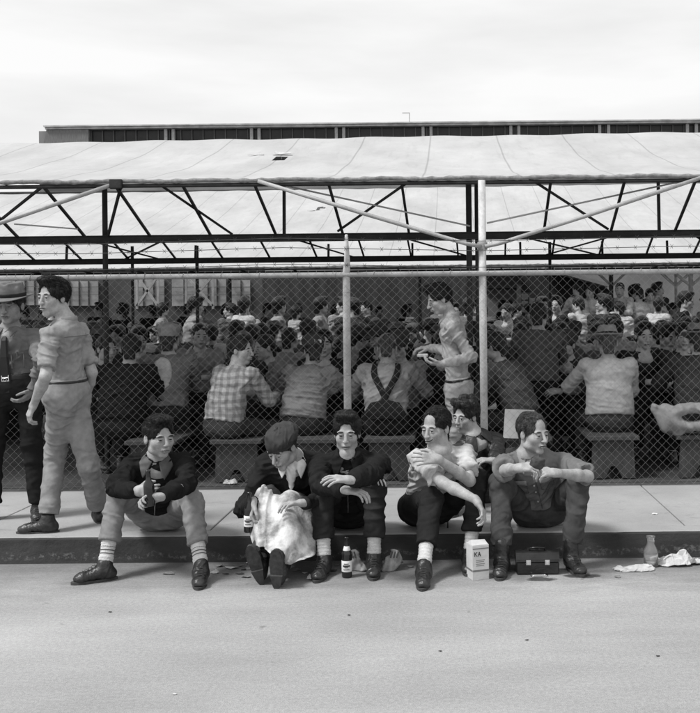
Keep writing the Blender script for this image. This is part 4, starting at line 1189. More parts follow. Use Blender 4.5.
for s in 'LR':      # ribbed sock stripes
    an, kn = J['an'+s], J['kn'+s]; d_ = unit(kn - an); m = MB()
    for q in (.062, .082, .102, .122): m.lathe([(.041, -.0035), (.0435, 0), (.041, .0035)], an + d_*q + A3(0, 0, 0), 20, d_)
    m.build('sock_stripe', mat('stripe', .09, .9), P1, True)
hh_ = (J['wrR'] + unit(J['hdR'])*.09 + J['wrL'] + unit(J['hdL'])*.09)/2
b0 = P(150, 506, hh_[1] - .02)
beer_bottle(b0, 'dark beer bottle held in both hands by the leftmost seated man', (-.05, 0, 1), False, False, .20)

# ---- man 2: cap, white apron, looking down at a bottle
J = sit((290, 511, 6.1), (292, 458), (282, 447), (264, 465, .02), (316, 462, .06),
        (254, 487), (253, 502, 5.55), (322, 492), (304, 503, 5.50),
        (268, 512), (261, 565, 5.42), (292, 508), (281, 570, 5.34), face=(-.42, -.80, -.58), spine=.46, nk=.14)
J['toeR'] = A3(-.22, -.28, .92); J['tuR'] = A3(-.05, .92, .35); J['toeL'] = A3(.02, -.28, .92); J['tuL'] = A3(.1, .92, .35)
J['hdR'] = A3(-.15, -.3, -1); J['pnR'] = A3(.7, .3, -.1); J['hdL'] = A3(-1, -.45, .1); J['pnL'] = A3(.1, 0, -1)
root, fr = person((J['pelvis'][0], J['pelvis'][1], .16), J, dict(shirt=.020, topname='sweater', trousers=.05, hair='short', hairv=.03, collar='open', collarg=1.0,
    collarm=cloth(.72), sleeve='long', bulk=1.04, tuck=False, curlR=.9, curlL=.5, boot=1, foot=.80, seed=5, vneck=1),
    'man in dark cap and soiled white apron, head bowed, on the kerb', 'man')
P2, F2 = root, fr
put_hat(P2, J, fr['R'], 'slouch', .05)
up, fw, sd = fr['up'], fr['fwd'], fr['side']
# undershirt front in the neck opening
B = Blob(); n0 = J['neck']
B.cone(n0 + fw*.055 - up*.01, n0 + fw*.118 - up*.135, .044, .016, .02, sd, 1.0); V, F = B.mesh(.005)
V = folds(V, F, [(n0, n0 - up*.2)], .003, 30, (), 0, 8); add('undershirt', V, F, cloth(.70), P2)
apron_m = mat('apron_cloth', .20, .9, .3, 8, .5, 40, .1, v2=.60, thr=(.36, .56))
k1, k2 = J['knR'], J['knL']; a1, a2 = J['anR'], J['anL']
c0 = J['pelvis'] + up*.10
drape('apron', [
    [J['hipR']*.7+k1*.3 + A3(-.11, 0, .04), J['hipR']*.7+k1*.3 + A3(-.02, 0, .085), J['pelvis']*.7+(k1+k2)*.15 + A3(0, 0, .10), J['hipL']*.7+k2*.3 + A3(.03, 0, .085), J['hipL']*.7+k2*.3 + A3(.13, 0, .03)],
    [J['hipR']*.35+k1*.65 + A3(-.10, -.02, .01), J['hipR']*.35+k1*.65 + A3(-.01, -.03, .095), J['pelvis']*.35+(k1+k2)*.325 + A3(0, -.04, .07), J['hipL']*.35+k2*.65 + A3(.02, -.03, .095), J['hipL']*.35+k2*.65 + A3(.14, 0, -.02)],
    [k1 + A3(-.10, -.02, -.04), k1 + A3(-.02, -.05, .075), (k1+k2)/2 + A3(0, -.07, .055), k2 + A3(.03, -.05, .075), k2 + A3(.16, .0, -.08)],
    [k1*.5+a1*.5 + A3(-.075, -.04, -.01), k1*.5+a1*.5 + A3(-.01, -.10, .03), (k1+k2+a1+a2)/4 + A3(0, -.105, .03), k2*.5+a2*.5 + A3(.04, -.10, .03), k2*.5+a2*.5 + A3(.17, -.02, -.08)],
    [k1*.2+a1*.8 + A3(-.03, -.06, .0), k1*.2+a1*.8 + A3(.02, -.10, .05), (a1+a2)/2 + A3(.02, -.10, .10), k2*.1+a2*.9 + A3(.05, -.09, .02), k2*.25+a2*.75 + A3(.11, -.04, -.02)]],
    apron_m, P2, .004, 64, 16, .013, 15, 4, None, 9)
b0 = P(249, 532, J['wrR'][1] - .02)
beer_bottle(b0, 'dark beer bottle with pale label hanging from the hand of the man in the apron', (.02, 0, 1), False)

# ---- man 3: dark zip jacket, facing the camera
J = sit((350, 509, 6.03), (348, 458), (347, 430), (320, 465, .02), (380, 463, .02),
        (313, 489), (345, 490, 5.30), (386, 481), (351, 480, 5.22),
        (322, 494), (324, 559), (374, 491), (374, 557), face=(.02, -1, -.10), spine=.46)
J['toeR'] = A3(-.12, -1, 0); J['toeL'] = A3(.05, -1, 0)
J['hdL'] = A3(-1, -.3, .16); J['pnL'] = A3(.1, .4, -1); J['hdR'] = A3(1, -.2, -.12); J['pnR'] = A3(0, .2, -1)
white_sock = M_sock
P3, F3 = person((J['pelvis'][0], J['pelvis'][1], .16), J, dict(shirt=.017, topname='jacket', trousers=.026, hair='full', hairv=.015, mess=.004, collar='open', collarg=1.2,
    sock=white_sock, sleeve='long', bulk=1.12, tuck=False, hemt=.74, flare=.0, nup=.045, curlL=.35, curlR=.5, spreadL=.7, seed=8, jamp=.011),
    'broad man in bulky dark zip jacket and white socks staring at the camera', 'man')
fw, up, sd = F3['fwd'], F3['up'], F3['side']
ob = garment(P3, 'jacket')
seam(P3, ob, J, F3, [(0.0, d) for d in np.linspace(.07, .34, 9)], .0045, 'zip', mat('zip_metal', .3, .4, metal=.8))
for sx in (-.075, .080): pocket(P3, ob, J, F3, sx, .12, .08, .035, cloth(.026), 'pocket_flap')
m = MB()
for k in range(3):
    c = J['knL'] + A3(.01 + .022*k, -.072, .045 - .004*k); m.path([c, c + A3(.012, .004, -.022), c + A3(.018, .012, -.045)], [.005, .0055, .004], 6)
m.build('stripe', mat('white_thread', .6, .8), P3, True)
# ---- man 5: leather jacket behind
J = sit((486, 492, 6.9), (474, 436), (462, 408), (464, 450, -.04), (494, 442, .10),
        (455, 462), (463, 464, 6.35), (506, 466), (494, 461, 6.30),
        (456, 470), (452, 512, 6.35), (508, 480), (505, 508, 6.3), hip=(-.9, -.35, 0), face=(-.62, -.75, -.12), spine=.47, near=True)
J['toeR'] = A3(-.5, -.8, 0); J['toeL'] = A3(-.2, -1, 0)
J['hdL'] = A3(-1, -.3, .15); J['pnL'] = A3(0, .2, -1); J['hdR'] = A3(.6, -.6, 0)
leather = mat('leather_jacket', .012, .5, .3, 10, .35, 45, .5)
P5, F5 = person((J['pelvis'][0], J['pelvis'][1], .16), J, dict(shirt=leather, topname='leather_jacket', trousers=.04, hair='wavy', hairv=.03, mess=.006, collar='open', collarg=1.2,
    sleeve='long', bulk=1.0, nup=.02, tuck=False, seed=12, jamp=.012, curlL=.6, hg=1.0),
    'wavy-haired youth in dark leather jacket sitting behind the pale-shirted man', 'man')
# ---- man 4: pale T-shirt, arms crossed over knee
J = sit((428, 507, 6.06), (441, 452), (436, 427), (418, 460, -.06), (466, 455, .06),
        (436, 484), (476, 500, 5.30), (472, 483), (438, 459, 5.52),
        (432, 491), (424, 566), (478, 491), (470, 553), hip=(-1, -.15, 0), face=(-.58, -.80, -.14), spine=.46, epR=(0, -.3, -.6))
J['toeR'] = A3(-.03, -1, 0); J['toeL'] = A3(-.1, -1, 0)
J['hdR'] = A3(.5, -.35, -.75); J['pnR'] = A3(-.7, 0, -.5); J['hdL'] = A3(-1, -.1, .05); J['pnL'] = A3(-.1, 1, -.3)
P4, F4 = person((J['pelvis'][0], J['pelvis'][1], .16), J, dict(shirt=.42, vneck=1, topname='shirt', trousers=.022, hair='short', hairv=.012, collar=None, neckcut=1, smile=1,
    sock=white_sock, rec=1, sleeve='short', rolled=1, bulk=.99, tuck=True, hemt=.70, flare=.0, curlR=.7, curlL=.45, spreadL=.6, spreadR=.8, seed=14, belt=1),
    'grinning man in pale short-sleeved shirt, one hand clasped on his shoulder', 'man')
ob = garment(P4, 'shirt')
m = MB(); n0 = J['neck']; sd4, fw4, up4 = F4['side'], F4['fwd'], F4['up']
m.path([n0 + sd4*.050 + up4*.016, n0 + sd4*.038 + fw4*.050 + up4*.0, on_cloth(ob, J, F4, .018, .075) + fw4*.004, on_cloth(ob, J, F4, 0, .11) + fw4*.004, on_cloth(ob, J, F4, -.018, .075) + fw4*.004, n0 - sd4*.038 + fw4*.050, n0 - sd4*.050 + up4*.016], .0022, 6)
m.build('neck_chain', mat('neck_chain', .12, .4, metal=.6), P4, True)
# ---- man 6: work shirt, holding food, right end
J = sit((541, 509, 6.05), (528, 455), (533, 433), (504, 464, .02), (562, 462, .02),
        (490, 481), (518, 468, 5.30), (599, 480), (557, 473, 5.42),
        (501, 491), (502, 557), (580, 492), (571, 554), face=(.60, -.76, -.08), spine=.46, epR=(-.3, 0, -.6), epL=(.4, 0, -.5))
J['toeR'] = A3(-.15, -1, 0); J['toeL'] = A3(.25, -1, 0)
J['hdR'] = A3(.9, -.3, .12); J['pnR'] = A3(.15, .5, -.8); J['hdL'] = A3(-.95, -.25, .12); J['pnL'] = A3(-.1, .5, -.8)
P6, F6 = person((J['pelvis'][0], J['pelvis'][1], .16), J, dict(shirt=.15, topname='shirt', trousers=.060, hair='short', hairv=.05, collar='shirt', collarg=1.0,
    sleeve='short', sleevet=.90, rolled=1, nup=.014, collarm=cloth(.24), bulk=1.05, tuck=True, hemt=.86, curlR=.8, curlL=.75, seed=17, rec=1, boot=1, strands=1, jamp=.011),
    'man in grey work shirt and boots holding food in both hands, rightmost on the kerb', 'man')
fw, up, sd = F6['fwd'], F6['up'], F6['side']
ob = garment(P6, 'shirt'); m = MB()
seam(P6, ob, J, F6, [(-.016, d) for d in np.linspace(.06, .36, 10)], .0018, 'placket_seam', cloth(.09))
for k in range(4): m.lathe([(0, 0), (.006, 0), (.006, .003), (0, .004)], on_cloth(ob, J, F6, .0, .08 + .07*k) + fw*.001, 10, fw)
m.build('button', mat('button', .45, .4), P6)
for sx in (-.08, .085): pocket(P6, ob, J, F6, sx, .11, .085, .030, cloth(.21), 'pocket_flap')
for sx in (-.08, .085): seam(P6, ob, J, F6, [(sx-.04, .145), (sx-.04, .215), (sx, .225), (sx+.04, .215), (sx+.04, .145)], .0016, 'pocket_seam', cloth(.09))
hc2 = (J['wrR'] + unit(J['hdR'])*.10 + J['wrL'] + unit(J['hdL'])*.10)/2
B = Blob(); B.ell(hc2 + A3(-.01, -.05, .035), (.042, .026, .034)); B.ell(hc2 + A3(.0, -.052, .055), (.036, .024, .018)); V, F = B.mesh(.004); V = V + normals(V, F)*(vnoise(V*60, 2)*.003)[:, None]
tag(add('sandwich', V, F, mat('bread', .05, .9, .3, 40, .4, 80), None, loc=hc2), 'dark half-eaten sandwich held in both hands by the rightmost man on the kerb', 'sandwich')
print('limbs ok')
# ------------------------------------------------------------------ simple poses in plain measures
def rotz(v, a):
    c, s = math.cos(a), math.sin(a); return A3(v[0]*c - v[1]*s, v[0]*s + v[1]*c, v[2])
def figure(base, yaw, kind='sit', lean=.35, hyaw=0, hpitch=-.15, arms=('fwd', 'fwd'), seat=.46, g=1.0, twist=0):
    """yaw 0 looks at the camera (-y); positive turns towards +x (image right)"""
    f = rotz((0, -1, 0), yaw); s = rotz((-1, 0, 0), yaw); u = A3(0, 0, 1); base = A3(*base)
    J = {}
    pz = (seat + .09) if kind == 'sit' else .90*g
    J['pelvis'] = base + u*pz
    up = u*math.cos(lean) + f*math.sin(lean)
    J['neck'] = J['pelvis'] + up*.50*g
    s2 = rotz(s, twist); f2 = rotz(f, twist)
    J['shR'] = J['neck'] + s2*.185*g - up*.035; J['shL'] = J['neck'] - s2*.185*g - up*.035
    J['head'] = J['neck'] + unit(up*.75 + u*.35 + f*.10)*.165*g
    fh = rotz(f, hyaw); J['face'] = unit(fh*math.cos(hpitch) + u*math.sin(hpitch))
    for q, sg, a in (('R', 1, arms[0]), ('L', -1, arms[1])):
        if isinstance(a, str):
            d1, d2, hd = {'fwd': ((.15*sg, .55, -.8), (-.45*sg, .9, .05), (-.6*sg, .8, 0)),
                          'down': ((.12*sg, .05, -1), (.02*sg, .22, -1), (0, .15, -1)),
                          'eat': ((.12*sg, .45, -.8), (-.35*sg, .55, .85), (-.5*sg, .1, .9)),
                          'lap': ((.18*sg, .30, -.9), (-.35*sg, .85, -.35), (-.4*sg, .9, -.2)),
                          'hip': ((.55*sg, -.15, -.8), (-.65*sg, .35, -.6), (-.7*sg, .3, -.4)),
                          'wide': ((.5*sg, .5, -.65), (-.2*sg, .95, -.2), (-.3*sg, .9, 0))}[a]
        else: d1, d2, hd = a
        L_ = lambda d: unit(s2*d[0] + f2*d[1] + u*d[2])
        J['el'+q] = J['sh'+q] + L_(d1)*.285*g; J['wr'+q] = J['el'+q] + L_(d2)*.255*g; J['hd'+q] = L_(hd)
        J['pn'+q] = -s2*sg*.6 - u*.5 if a != 'down' else -s2*sg
        hp = J['pelvis'] + s*sg*.095; J['hip'+q] = hp
        if kind == 'sit':
            J['kn'+q] = hp + (f + s*sg*.22)*.42*g - u*.04; J['an'+q] = A3(J['kn'+q][0], J['kn'+q][1], base[2] + .09) - f*.04 + s*sg*.02
        else:
            J['kn'+q] = hp - u*.40*g + f*.03 + s*sg*.03; J['an'+q] = A3(J['kn'+q][0], J['kn'+q][1], base[2] + .09) + s*sg*.03 - f*.03
        J['toe'+q] = f + s*sg*.25
    return J
def ground_at(u, y, z=G): 
    return A3((u - PU)*y/FPX, y, z)

# ---- standing man in light work clothes, back half turned
J = {}
J['pelvis'] = P(67, 391, 6.02); J['neck'] = P(66, 322, 6.0)
J['shL'] = P(50, 334, 5.84); J['shR'] = P(80, 331, 6.16)
J['head'] = P(53, 297, 5.98); J['face'] = A3(-.38, -.92, -.06)
J['wrL'] = P(34, 404, 5.84); J['elL'] = ik(J['shL'], J['wrL'], .29, .26, (47, 374)); J['hdL'] = A3(-.45, .0, -1); J['pnL'] = A3(.7, .6, -.2)
J['wrR'] = P(85, 400, 6.26); J['elR'] = ik(J['shR'], J['wrR'], .29, .26, (92, 372)); J['hdR'] = A3(-.1, .2, -1); J['pnR'] = A3(-.7, -.4, 0)
J['hipL'] = P(61, 400, 5.93); J['hipR'] = P(74, 400, 6.09)
J['anL'] = onz(48, 519, G + .085); J['anR'] = onz(99, 509, G + .085)
J['knL'] = ik(J['hipL'], J['anL'], .42, .42, (56, 460), (-.3, 0, 0)); J['knR'] = ik(J['hipR'], J['anR'], .42, .42, (86, 458), (-.2, 0, 0))
J['toeL'] = A3(-1, -.12, 0); J['toeR'] = A3(-.35, .9, 0)
P7, F7 = person((J['anL'][0]*.5 + J['anR'][0]*.5, 6.0, G), J, dict(shirt=.25, topname='shirt', trousers=.24, hair='full', hairv=.012, collar='shirt', collarg=1.0, sleeve='short', sleevet=.80,
    rolled=1, bulk=.90, wide=1.36, tuck=True, belt=1, beltw=.009, hemt=.93, curlL=.7, seed=23, amp=.004, jamp=.009, hg=1.0, flare=.0, tamp=.0035, skin=.33, hump=-.02),
    'standing man in pale work shirt and trousers, back half turned, at the left', 'man')
ob = garment(P7, 'trousers'); pf = dict(F7); pl7 = J['pelvis']
dk_ = cloth(.12)
ob = garment(P7, 'shirt')
seam(P7, ob, J, F7, [(a, .085 + .02*abs(a)) for a in np.linspace(-.13, .13, 9)], .0018, 'yoke_seam', dk_, True)
# ---- standing man with hat and tie at the left edge
J = figure(ground_at(13, 6.42), .10, 'stand', .02, 0, -.05, ('down', 'down'))
for q in ('kn', 'an', 'hip'): pass
J['head'] = P(10, 305, 6.38); J['neck'] = P(10, 330, 6.42)
J['shR'] = P(-14, 338, 6.42); J['shL'] = P(35, 338, 6.44)
J['wrR'] = P(-20, 405, 6.35); J['elR'] = ik(J['shR'], J['wrR'], .28, .25, (-24, 372)); J['wrL'] = P(34, 390, 6.34); J['elL'] = ik(J['shL'], J['wrL'], .28, .25, (42, 365)); J['hdL'] = A3(-.5, -.3, -.6)
J['face'] = A3(.05, -1, -.12)
P8, F8 = person(ground_at(13, 6.42), J, dict(shirt=.15, topname='shirt', trousers=.02, hair='short', hairv=.03, collar='shirt', sleeve='long', tuck=True, belt=1, buckle=1, hemt=.95, seed=29, skin=.22, hg=1.08),
    'man in brimmed hat, dark tie and buckled belt standing at the left edge', 'man')
put_hat(P8, J, F8['R'], 'fedora', .16, 1.08, .03)
fw, up, sd = F8['fwd'], F8['up'], F8['side']; n0 = J['neck']
m = MB(); c = n0 + fw*.075 - up*.02
pts = [c, c + fw*.035 - up*.05, c + fw*.052 - up*.16, c + fw*.050 - up*.30, c + fw*.045 - up*.40]; ws = [.016, .020, .030, .038, .030]
V = []; 
for p, w_ in zip(pts, ws):
    for a, b in ((-1, 0), (-.6, 1), (.6, 1), (1, 0)): V.append(p + sd*w_*a + fw*.008*b)
F = [(i*4+k, i*4+k+1, i*4+k+5, i*4+k+4) for i in range(4) for k in range(3)]; F.append((16, 17, 18, 19))
m.put(V, F); tie = m.build('necktie', mat('necktie', .012, .6, .2), P8)
m = MB(); q = c + fw*.058 - up*.30; m.tube(q - sd*.018, q + sd*.018, .004); m.path([q + sd*.010*math.cos(a) + up*.010*math.sin(a) - up*.012 + fw*.003 for a in np.linspace(0, 6.28, 13)], .002, 5); m.build('tie_clip', mat('tie_clip', .7, .3, metal=1), tie)
m = MB(); q = n0 + fw*.118 - sd*.085 - up*.16; m.beam(q - sd*.045, q + sd*.045, .004, .012, fw); m.beam(q - sd*.04 + fw*.002, q - sd*.04 - up*.1 + fw*.002, .006, .004, fw); m.beam(q + sd*.04+ fw*.002, q + sd*.04 - up*.1+ fw*.002, .006, .004, fw); m.tube(q + sd*.0 + fw*.006 + up*.012, q + fw*.006 - up*.03, .004); m.build('pocket', cloth(.10), P8)

# ---- standing man behind the fence, looking down at his hands
J = {}
J['pelvis'] = P(459, 387, 7.85); J['neck'] = P(451, 317, 7.82); J['shL'] = P(452, 327, 7.66); J['shR'] = P(458, 326, 7.98)
J['head'] = P(439, 299, 7.80); J['face'] = A3(-.88, -.30, -.36)
J['wrL'] = P(441, 364, 7.58); J['elL'] = ik(J['shL'], J['wrL'], .29, .26, (472, 358)); J['hdL'] = A3(-1, -.1, .05); J['pnL'] = A3(.1, .3, 1)
J['wrR'] = P(430, 348, 7.95); J['elR'] = ik(J['shR'], J['wrR'], .29, .26, (452, 352)); J['hdR'] = A3(-1, -.1, .05); J['pnR'] = A3(.1, .2, -1)
J['hipL'] = P(458, 397, 7.78); J['hipR'] = P(460, 397, 7.93); J['anL'] = ground_at(458, 7.78, G+.09); J['anR'] = ground_at(470, 8.0, G+.09)
J['knL'] = J['hipL']*.5 + J['anL']*.5 + A3(-.05, 0, 0); J['knR'] = J['hipR']*.5 + J['anR']*.5 + A3(-.04, 0, 0)
J['toeL'] = A3(-1, -.2, 0); J['toeR'] = A3(-1, 0, 0)
P9, F9 = person(ground_at(462, 7.9), J, dict(shirt=.36, trousers=.36, hair='full', hairv=.015, collar='shirt', sleeve='long', tuck=True, belt=1, beltw=.010, seed=31, hump=.0, curlL=.6, skin=.40, bulk=.88, amp=.004, jamp=.008),
    'standing man in pale shirt and trousers behind the fence beside the tall post, looking down', 'man')
m = MB(); q = (J['wrL'] + J['hdL']*.08 + J['wrR'] + J['hdR']*.08)/2 + A3(-.02, 0, .0); m.box(q - A3(.05, .04, .012), q + A3(.04, .04, .014), .006)
tag(m.build('paper_packet', mat('packet', .45, .8, .2, 20), None, loc=q), 'small wrapped packet in the hands of the standing man behind the fence', 'packet')

# ---- the row seated right behind the fence
GR = 'diners on the row of benches just behind the fence'
def seated(u, y, label, look, hat=None, hatv=.05, lod=1, **kw):
    J = figure(ground_at(u, y), **kw)
    root, fr = person(ground_at(u, y), J, look, label, 'man', None, lod)
    if hat: put_hat(root, J, fr['R'], hat, hatv)
    return root, fr, J
S = .33
seated(120, 7.95, 'big man in black jacket with bowed dark head behind the fence, left end', dict(shirt=.014, trousers=.02, hair='full', hairv=.010, bulk=1.2, tuck=False, seed=41, feet=True, jamp=.012), yaw=3.0, lean=.30, hyaw=.3, hpitch=-.3, seat=S+.03)
r_, f_, J_ = seated(165, 8.25, 'man in cap and grey work jacket with a large pale patch on its back', dict(shirt=.15, trousers=.03, hair='buzz', hairv=.03, bulk=1.08, tuck=False, seed=42), 'puff', .24, yaw=3.25, lean=.28, hpitch=-.1, seat=S+.1)
B = Blob(); c = f_['chest'] - f_['fwd']*.105 - f_['side']*.02 - f_['up']*.06; B.ell(c - f_['fwd']*.025, (.085, .035, .15), frame(f_['fwd'], f_['up'])); V, F = B.mesh(.007); V = folds(V, F, [(c, c + A3(0,0,.1))], .003, 20); add('pale_patch', V, F, cloth(.40), r_)
seated(222, 7.85, 'man in checked shirt behind the fence, turning his head to the right', dict(shirt=plaid(.36), trousers=.04, hair='full', hairv=.015, bulk=1.08, tuck=False, seed=43, skin=.38), yaw=2.55, lean=.32, hyaw=-1.2, hpitch=-.05, arms=('fwd', 'wide'), seat=S+.02)
seated(249, 8.75, 'fair short-haired man in dark tee behind the fence, facing forward', dict(shirt=.03, trousers=.03, hair='buzz', hairv=.10, sleeve='short', seed=44, skin=.30), yaw=-.5, lean=.15, hpitch=-.1, seat=S+.02, arms=('lap', 'fwd'))
r_, f_, J_ = seated(301, 8.0, 'man in worn grey jacket and labelled cap bending away behind the fence', dict(shirt=.18, trousers=.03, hair='short', hairv=.02, bulk=1.14, tuck=False, seed=45, jamp=.014), 'puff', .05, yaw=2.9, lean=.42, hyaw=.5, hpitch=-.35, arms=('wide', 'wide'), seat=S+.02)
R_ = f_['R']; T_ = lambda x, y, z: J_['head'] + R_ @ (np.array([x, y, z])*1.1)
m = MB(); pts = [(T_(-.055 + .0, -.108, .035), T_(.02, -.126, .035))]
m.beam(T_(.0, -.124, .045), T_(.055, -.108, .045), .004, .026, R_[:, 2]); lbm = m.build('cap_label', M_label, r_)
m = MB()
for k in range(4): m.beam(T_(.006 + .012*k, -.1265 + .003*k, .038), T_(.006 + .012*k, -.1265 + .003*k, .052), .004, .003)
m.build('print', M_ink, lbm)
m = MB(); q = f_['chest'] - f_['fwd']*.125 + f_['side']*.07 - f_['up']*.2; m.box(q - A3(.02, .006, .012), q + A3(.02, .006, .012), .003); m.build('patch', cloth(.4), r_)
seated(324, 8.9, 'dark-haired man whose face shows past the worn grey jacket', dict(shirt=.02, trousers=.02, hair='full', hairv=.012, seed=46, skin=.36), yaw=.1, lean=.12, hpitch=-.05, seat=S+.02)
r_, f_, J_ = seated(385, 7.95, 'man in grey shirt under dark crossed-strap overalls, back to the fence', dict(shirt=.24, trousers=.018, hair='buzz', hairv=.05, bulk=1.14, seed=47, wide=1.5), yaw=3.14, lean=.34, hpitch=-.5, arms=('wide', 'wide'), seat=S+.02)
sd, fw, up = f_['side'], f_['fwd'], f_['up']; n0 = J_['neck']; pl = J_['pelvis']
drape('overall_back', [[n0 - up*.36 - fw*.172 + sd*.12, n0 - up*.34 - fw*.185, n0 - up*.36 - fw*.172 - sd*.12], [n0 - up*.44 - fw*.165 + sd*.17, n0 - up*.44 - fw*.182, n0 - up*.44 - fw*.165 - sd*.17], [pl - fw*.13 + sd*.19, pl - fw*.165, pl - fw*.13 - sd*.19]], cloth(.018), r_, .006, 14, 6, .003)
for s in (-1, 1):
    drape('overall_strap', [[n0 + sd*s*(.105 - .03) + up*.015 - fw*.055, n0 + sd*s*(.070) - up*.10 - fw*.160, n0 - up*.25 - fw*.176 + sd*s*.005, n0 - up*.38 - fw*.178 - sd*s*.05],
                            [n0 + sd*s*(.150 - .03) + up*.012 - fw*.055, n0 + sd*s*(.120) - up*.12 - fw*.152, n0 - up*.28 - fw*.172 + sd*s*.045, n0 - up*.42 - fw*.176 - sd*s*.01]], cloth(.018), r_, .006, 14, 3, .002)
seated(402, 8.75, 'man in dark cap and grey shirt half hidden beyond the overalls', dict(shirt=.24, trousers=.02, hair='short', hairv=.02, seed=48, skin=.36), 'puff', .05, yaw=-.2, lean=.2, hpitch=-.3, arms=('fwd', 'fwd'), seat=S)
seated(523, 8.0, 'hunched man in black jacket facing left behind the fence, right of the post', dict(shirt=.065, trousers=.03, hair='full', hairv=.012, bulk=1.12, tuck=False, seed=49, jamp=.012), yaw=-2.1, lean=.45, hpitch=-.3, seat=S+.05)
seated(537, 8.8, 'heavy man in dark jacket seen from behind, above the hunched man', dict(shirt=.085, trousers=.02, hair='full', hairv=.012, bulk=1.15, tuck=False, seed=50), yaw=2.9, lean=.15, hpitch=-.25, seat=S+.26)
r_, f_, J_ = seated(609, 8.0, 'man in brimmed hat and pale grey sweater seated back to the fence', dict(shirt=.36, topname='sweater', trousers=.05, hair='buzz', hairv=.05, bulk=1.16, tuck=False, seed=51, amp=.0025, jamp=.006), 'fedora', .22, yaw=3.1, lean=.20, hpitch=-.2, arms=('fwd', 'wide'), seat=S+.03)
seated(641, 9.0, 'young man with dark fringe facing the camera right of the pale sweater', dict(shirt=.02, trousers=.02, hair='full', hairv=.012, seed=52, skin=.38), yaw=.15, lean=.1, hpitch=-.15, seat=S+.06)
seated(662, 9.2, 'dark-haired man in black jacket looking down, second face from the right', dict(shirt=.02, trousers=.02, hair='full', hairv=.012, seed=53, skin=.36), yaw=.5, lean=.1, hpitch=-.35, seat=S+.05)
seated(680, 9.0, 'dark-haired man glancing aside beside the hatted man at the right edge', dict(shirt=.03, trousers=.02, hair='full', hairv=.012, seed=54, skin=.36), yaw=.2, lean=.12, hyaw=-.4, hpitch=-.1, seat=S+.05)
seated(700, 7.95, 'broad man in light-brimmed hat and dark coat at the right edge', dict(shirt=.035, trousers=.03, hair='short', hairv=.02, bulk=1.24, tuck=False, seed=55), 'fedora', .15, yaw=3.0, lean=.28, hpitch=-.2, arms=('wide', 'wide'), seat=S+.05)
r_, f_, J_ = seated(98, 8.8, 'dark-jacketed man with a pale forearm behind the big man at the left', dict(shirt=.03, trousers=.02, hair='short', hairv=.02, seed=56, skin=.34), yaw=.9, lean=.2, hpitch=-.1, seat=S+.0)
seated(437, 9.3, 'man in dark jacket seated behind the standing man in the pale shirt', dict(shirt=.03, trousers=.02, hair='short', hairv=.02, seed=57, skin=.34), yaw=.4, lean=.2, seat=S)
seated(575, 9.1, 'dark-jacketed man leaning on his elbow left of the pale sweater', dict(shirt=.035, trousers=.02, hair='full', hairv=.015, seed=58, skin=.34), 'puff', .06, yaw=-.6, lean=.3, arms=('eat', 'fwd'), seat=S)
seated(282, 9.2, 'grey-shirted man leaning forward between the fair man and the capped one', dict(shirt=.2, trousers=.02, hair='short', hairv=.02, seed=59, skin=.34), yaw=-.9, lean=.3, seat=S)

# ---- benches and tables
M_board = mat('bench_board', .065, .9, .2, 6, .35, 40, .1, stretch=(3, 1, 1), fine=.1)
def trestle(name, u, y, wdt, topz, length, label, group, v_=None):
    """plank top on board ends with a notch cut at the foot; runs away from the fence"""
    x = (u - PU)*y/FPX; r = empty(name, (x, y, G), label, name, group)
    m = MB(); m.box((x - wdt/2 - .03, y - .04, topz - .035), (x + wdt/2 + .03, y + length, topz), .004)
    m.build('plank_top', M_board, r)
    for yy in (y, y + length - .15):
        m = MB(); w_ = wdt/2
        pts = [(-w_, G), (-w_*.42, G), (-.02, G + .10), (.02, G + .10), (w_*.42, G), (w_, G), (w_*.92, topz - .036), (-w_*.92, topz - .036)]
        V = [A3(x + a, yy, b) for a, b in pts] + [A3(x + a, yy + .04, b) for a, b in pts]
        m.put(V, [(0, 1, 2, 7), (2, 3, 6, 7), (3, 4, 5, 6), (15, 10, 9, 8), (15, 14, 11, 10), (14, 13, 12, 11)] + [(i, i+8, (i+1) % 8 + 8, (i+1) % 8) for i in range(8)])
        m.build('leg_board', M_board, r)
    m = MB(); m.beam((x, y + .04, topz - .12), (x, y + length - .15, topz - .12), .04, .08); m.build('stretcher', M_board, r)
    return r
BG = 'trestle benches standing end-on behind the fence'
for u, lb in ((235, 'end-on trestle bench under the man in the checked shirt'), (309, 'end-on trestle bench under the bending capped man'), (388, 'end-on trestle bench under the man in overalls'),
              (612, 'end-on trestle bench under the man in the pale sweater'), (700, 'end-on trestle bench at the right edge, under the folded coat'), (150, 'end-on trestle bench in shadow behind the leftmost seated man'), (525, 'end-on trestle bench under the hunched man in black')):
    trestle('bench', u, 7.72, .36, G + S + .02, 1.3, lb, BG)
# ---- things left on and under them
c = P(519, 423, 7.62)
m = MB(); m.put([c + A3(-.13, 0, -.12), c + A3(.09, -.01, -.13), c + A3(.13, .03, .10), c + A3(-.11, .04, .11), c + A3(-.13, .006, -.12), c + A3(.09, -.004, -.13), c + A3(.13, .036, .10), c + A3(-.11, .046, .11)], [(0,1,2,3), (7,6,5,4), (0,4,5,1), (1,5,6,2), (2,6,7,3), (3,7,4,0)])
tag(m.build('cardboard_sheet', mat('cardboard', .42, .9, .12, 8), None, loc=c), 'pale sheet of card leaning on a bench end behind the fence', 'card')
c = P(684, 417, 7.72)
root = empty('folded_coat', c, 'pale quilted coat bundled over the bench end at the right edge', 'coat')
B = Blob()
for i in range(13):
    a = math.pi*(.05 + 1.9*i/12); B.ell(c + A3(.17*math.cos(a)*1.0 + .06, -.02, .075*math.sin(a)), (.058, .065, .048), None, .03)
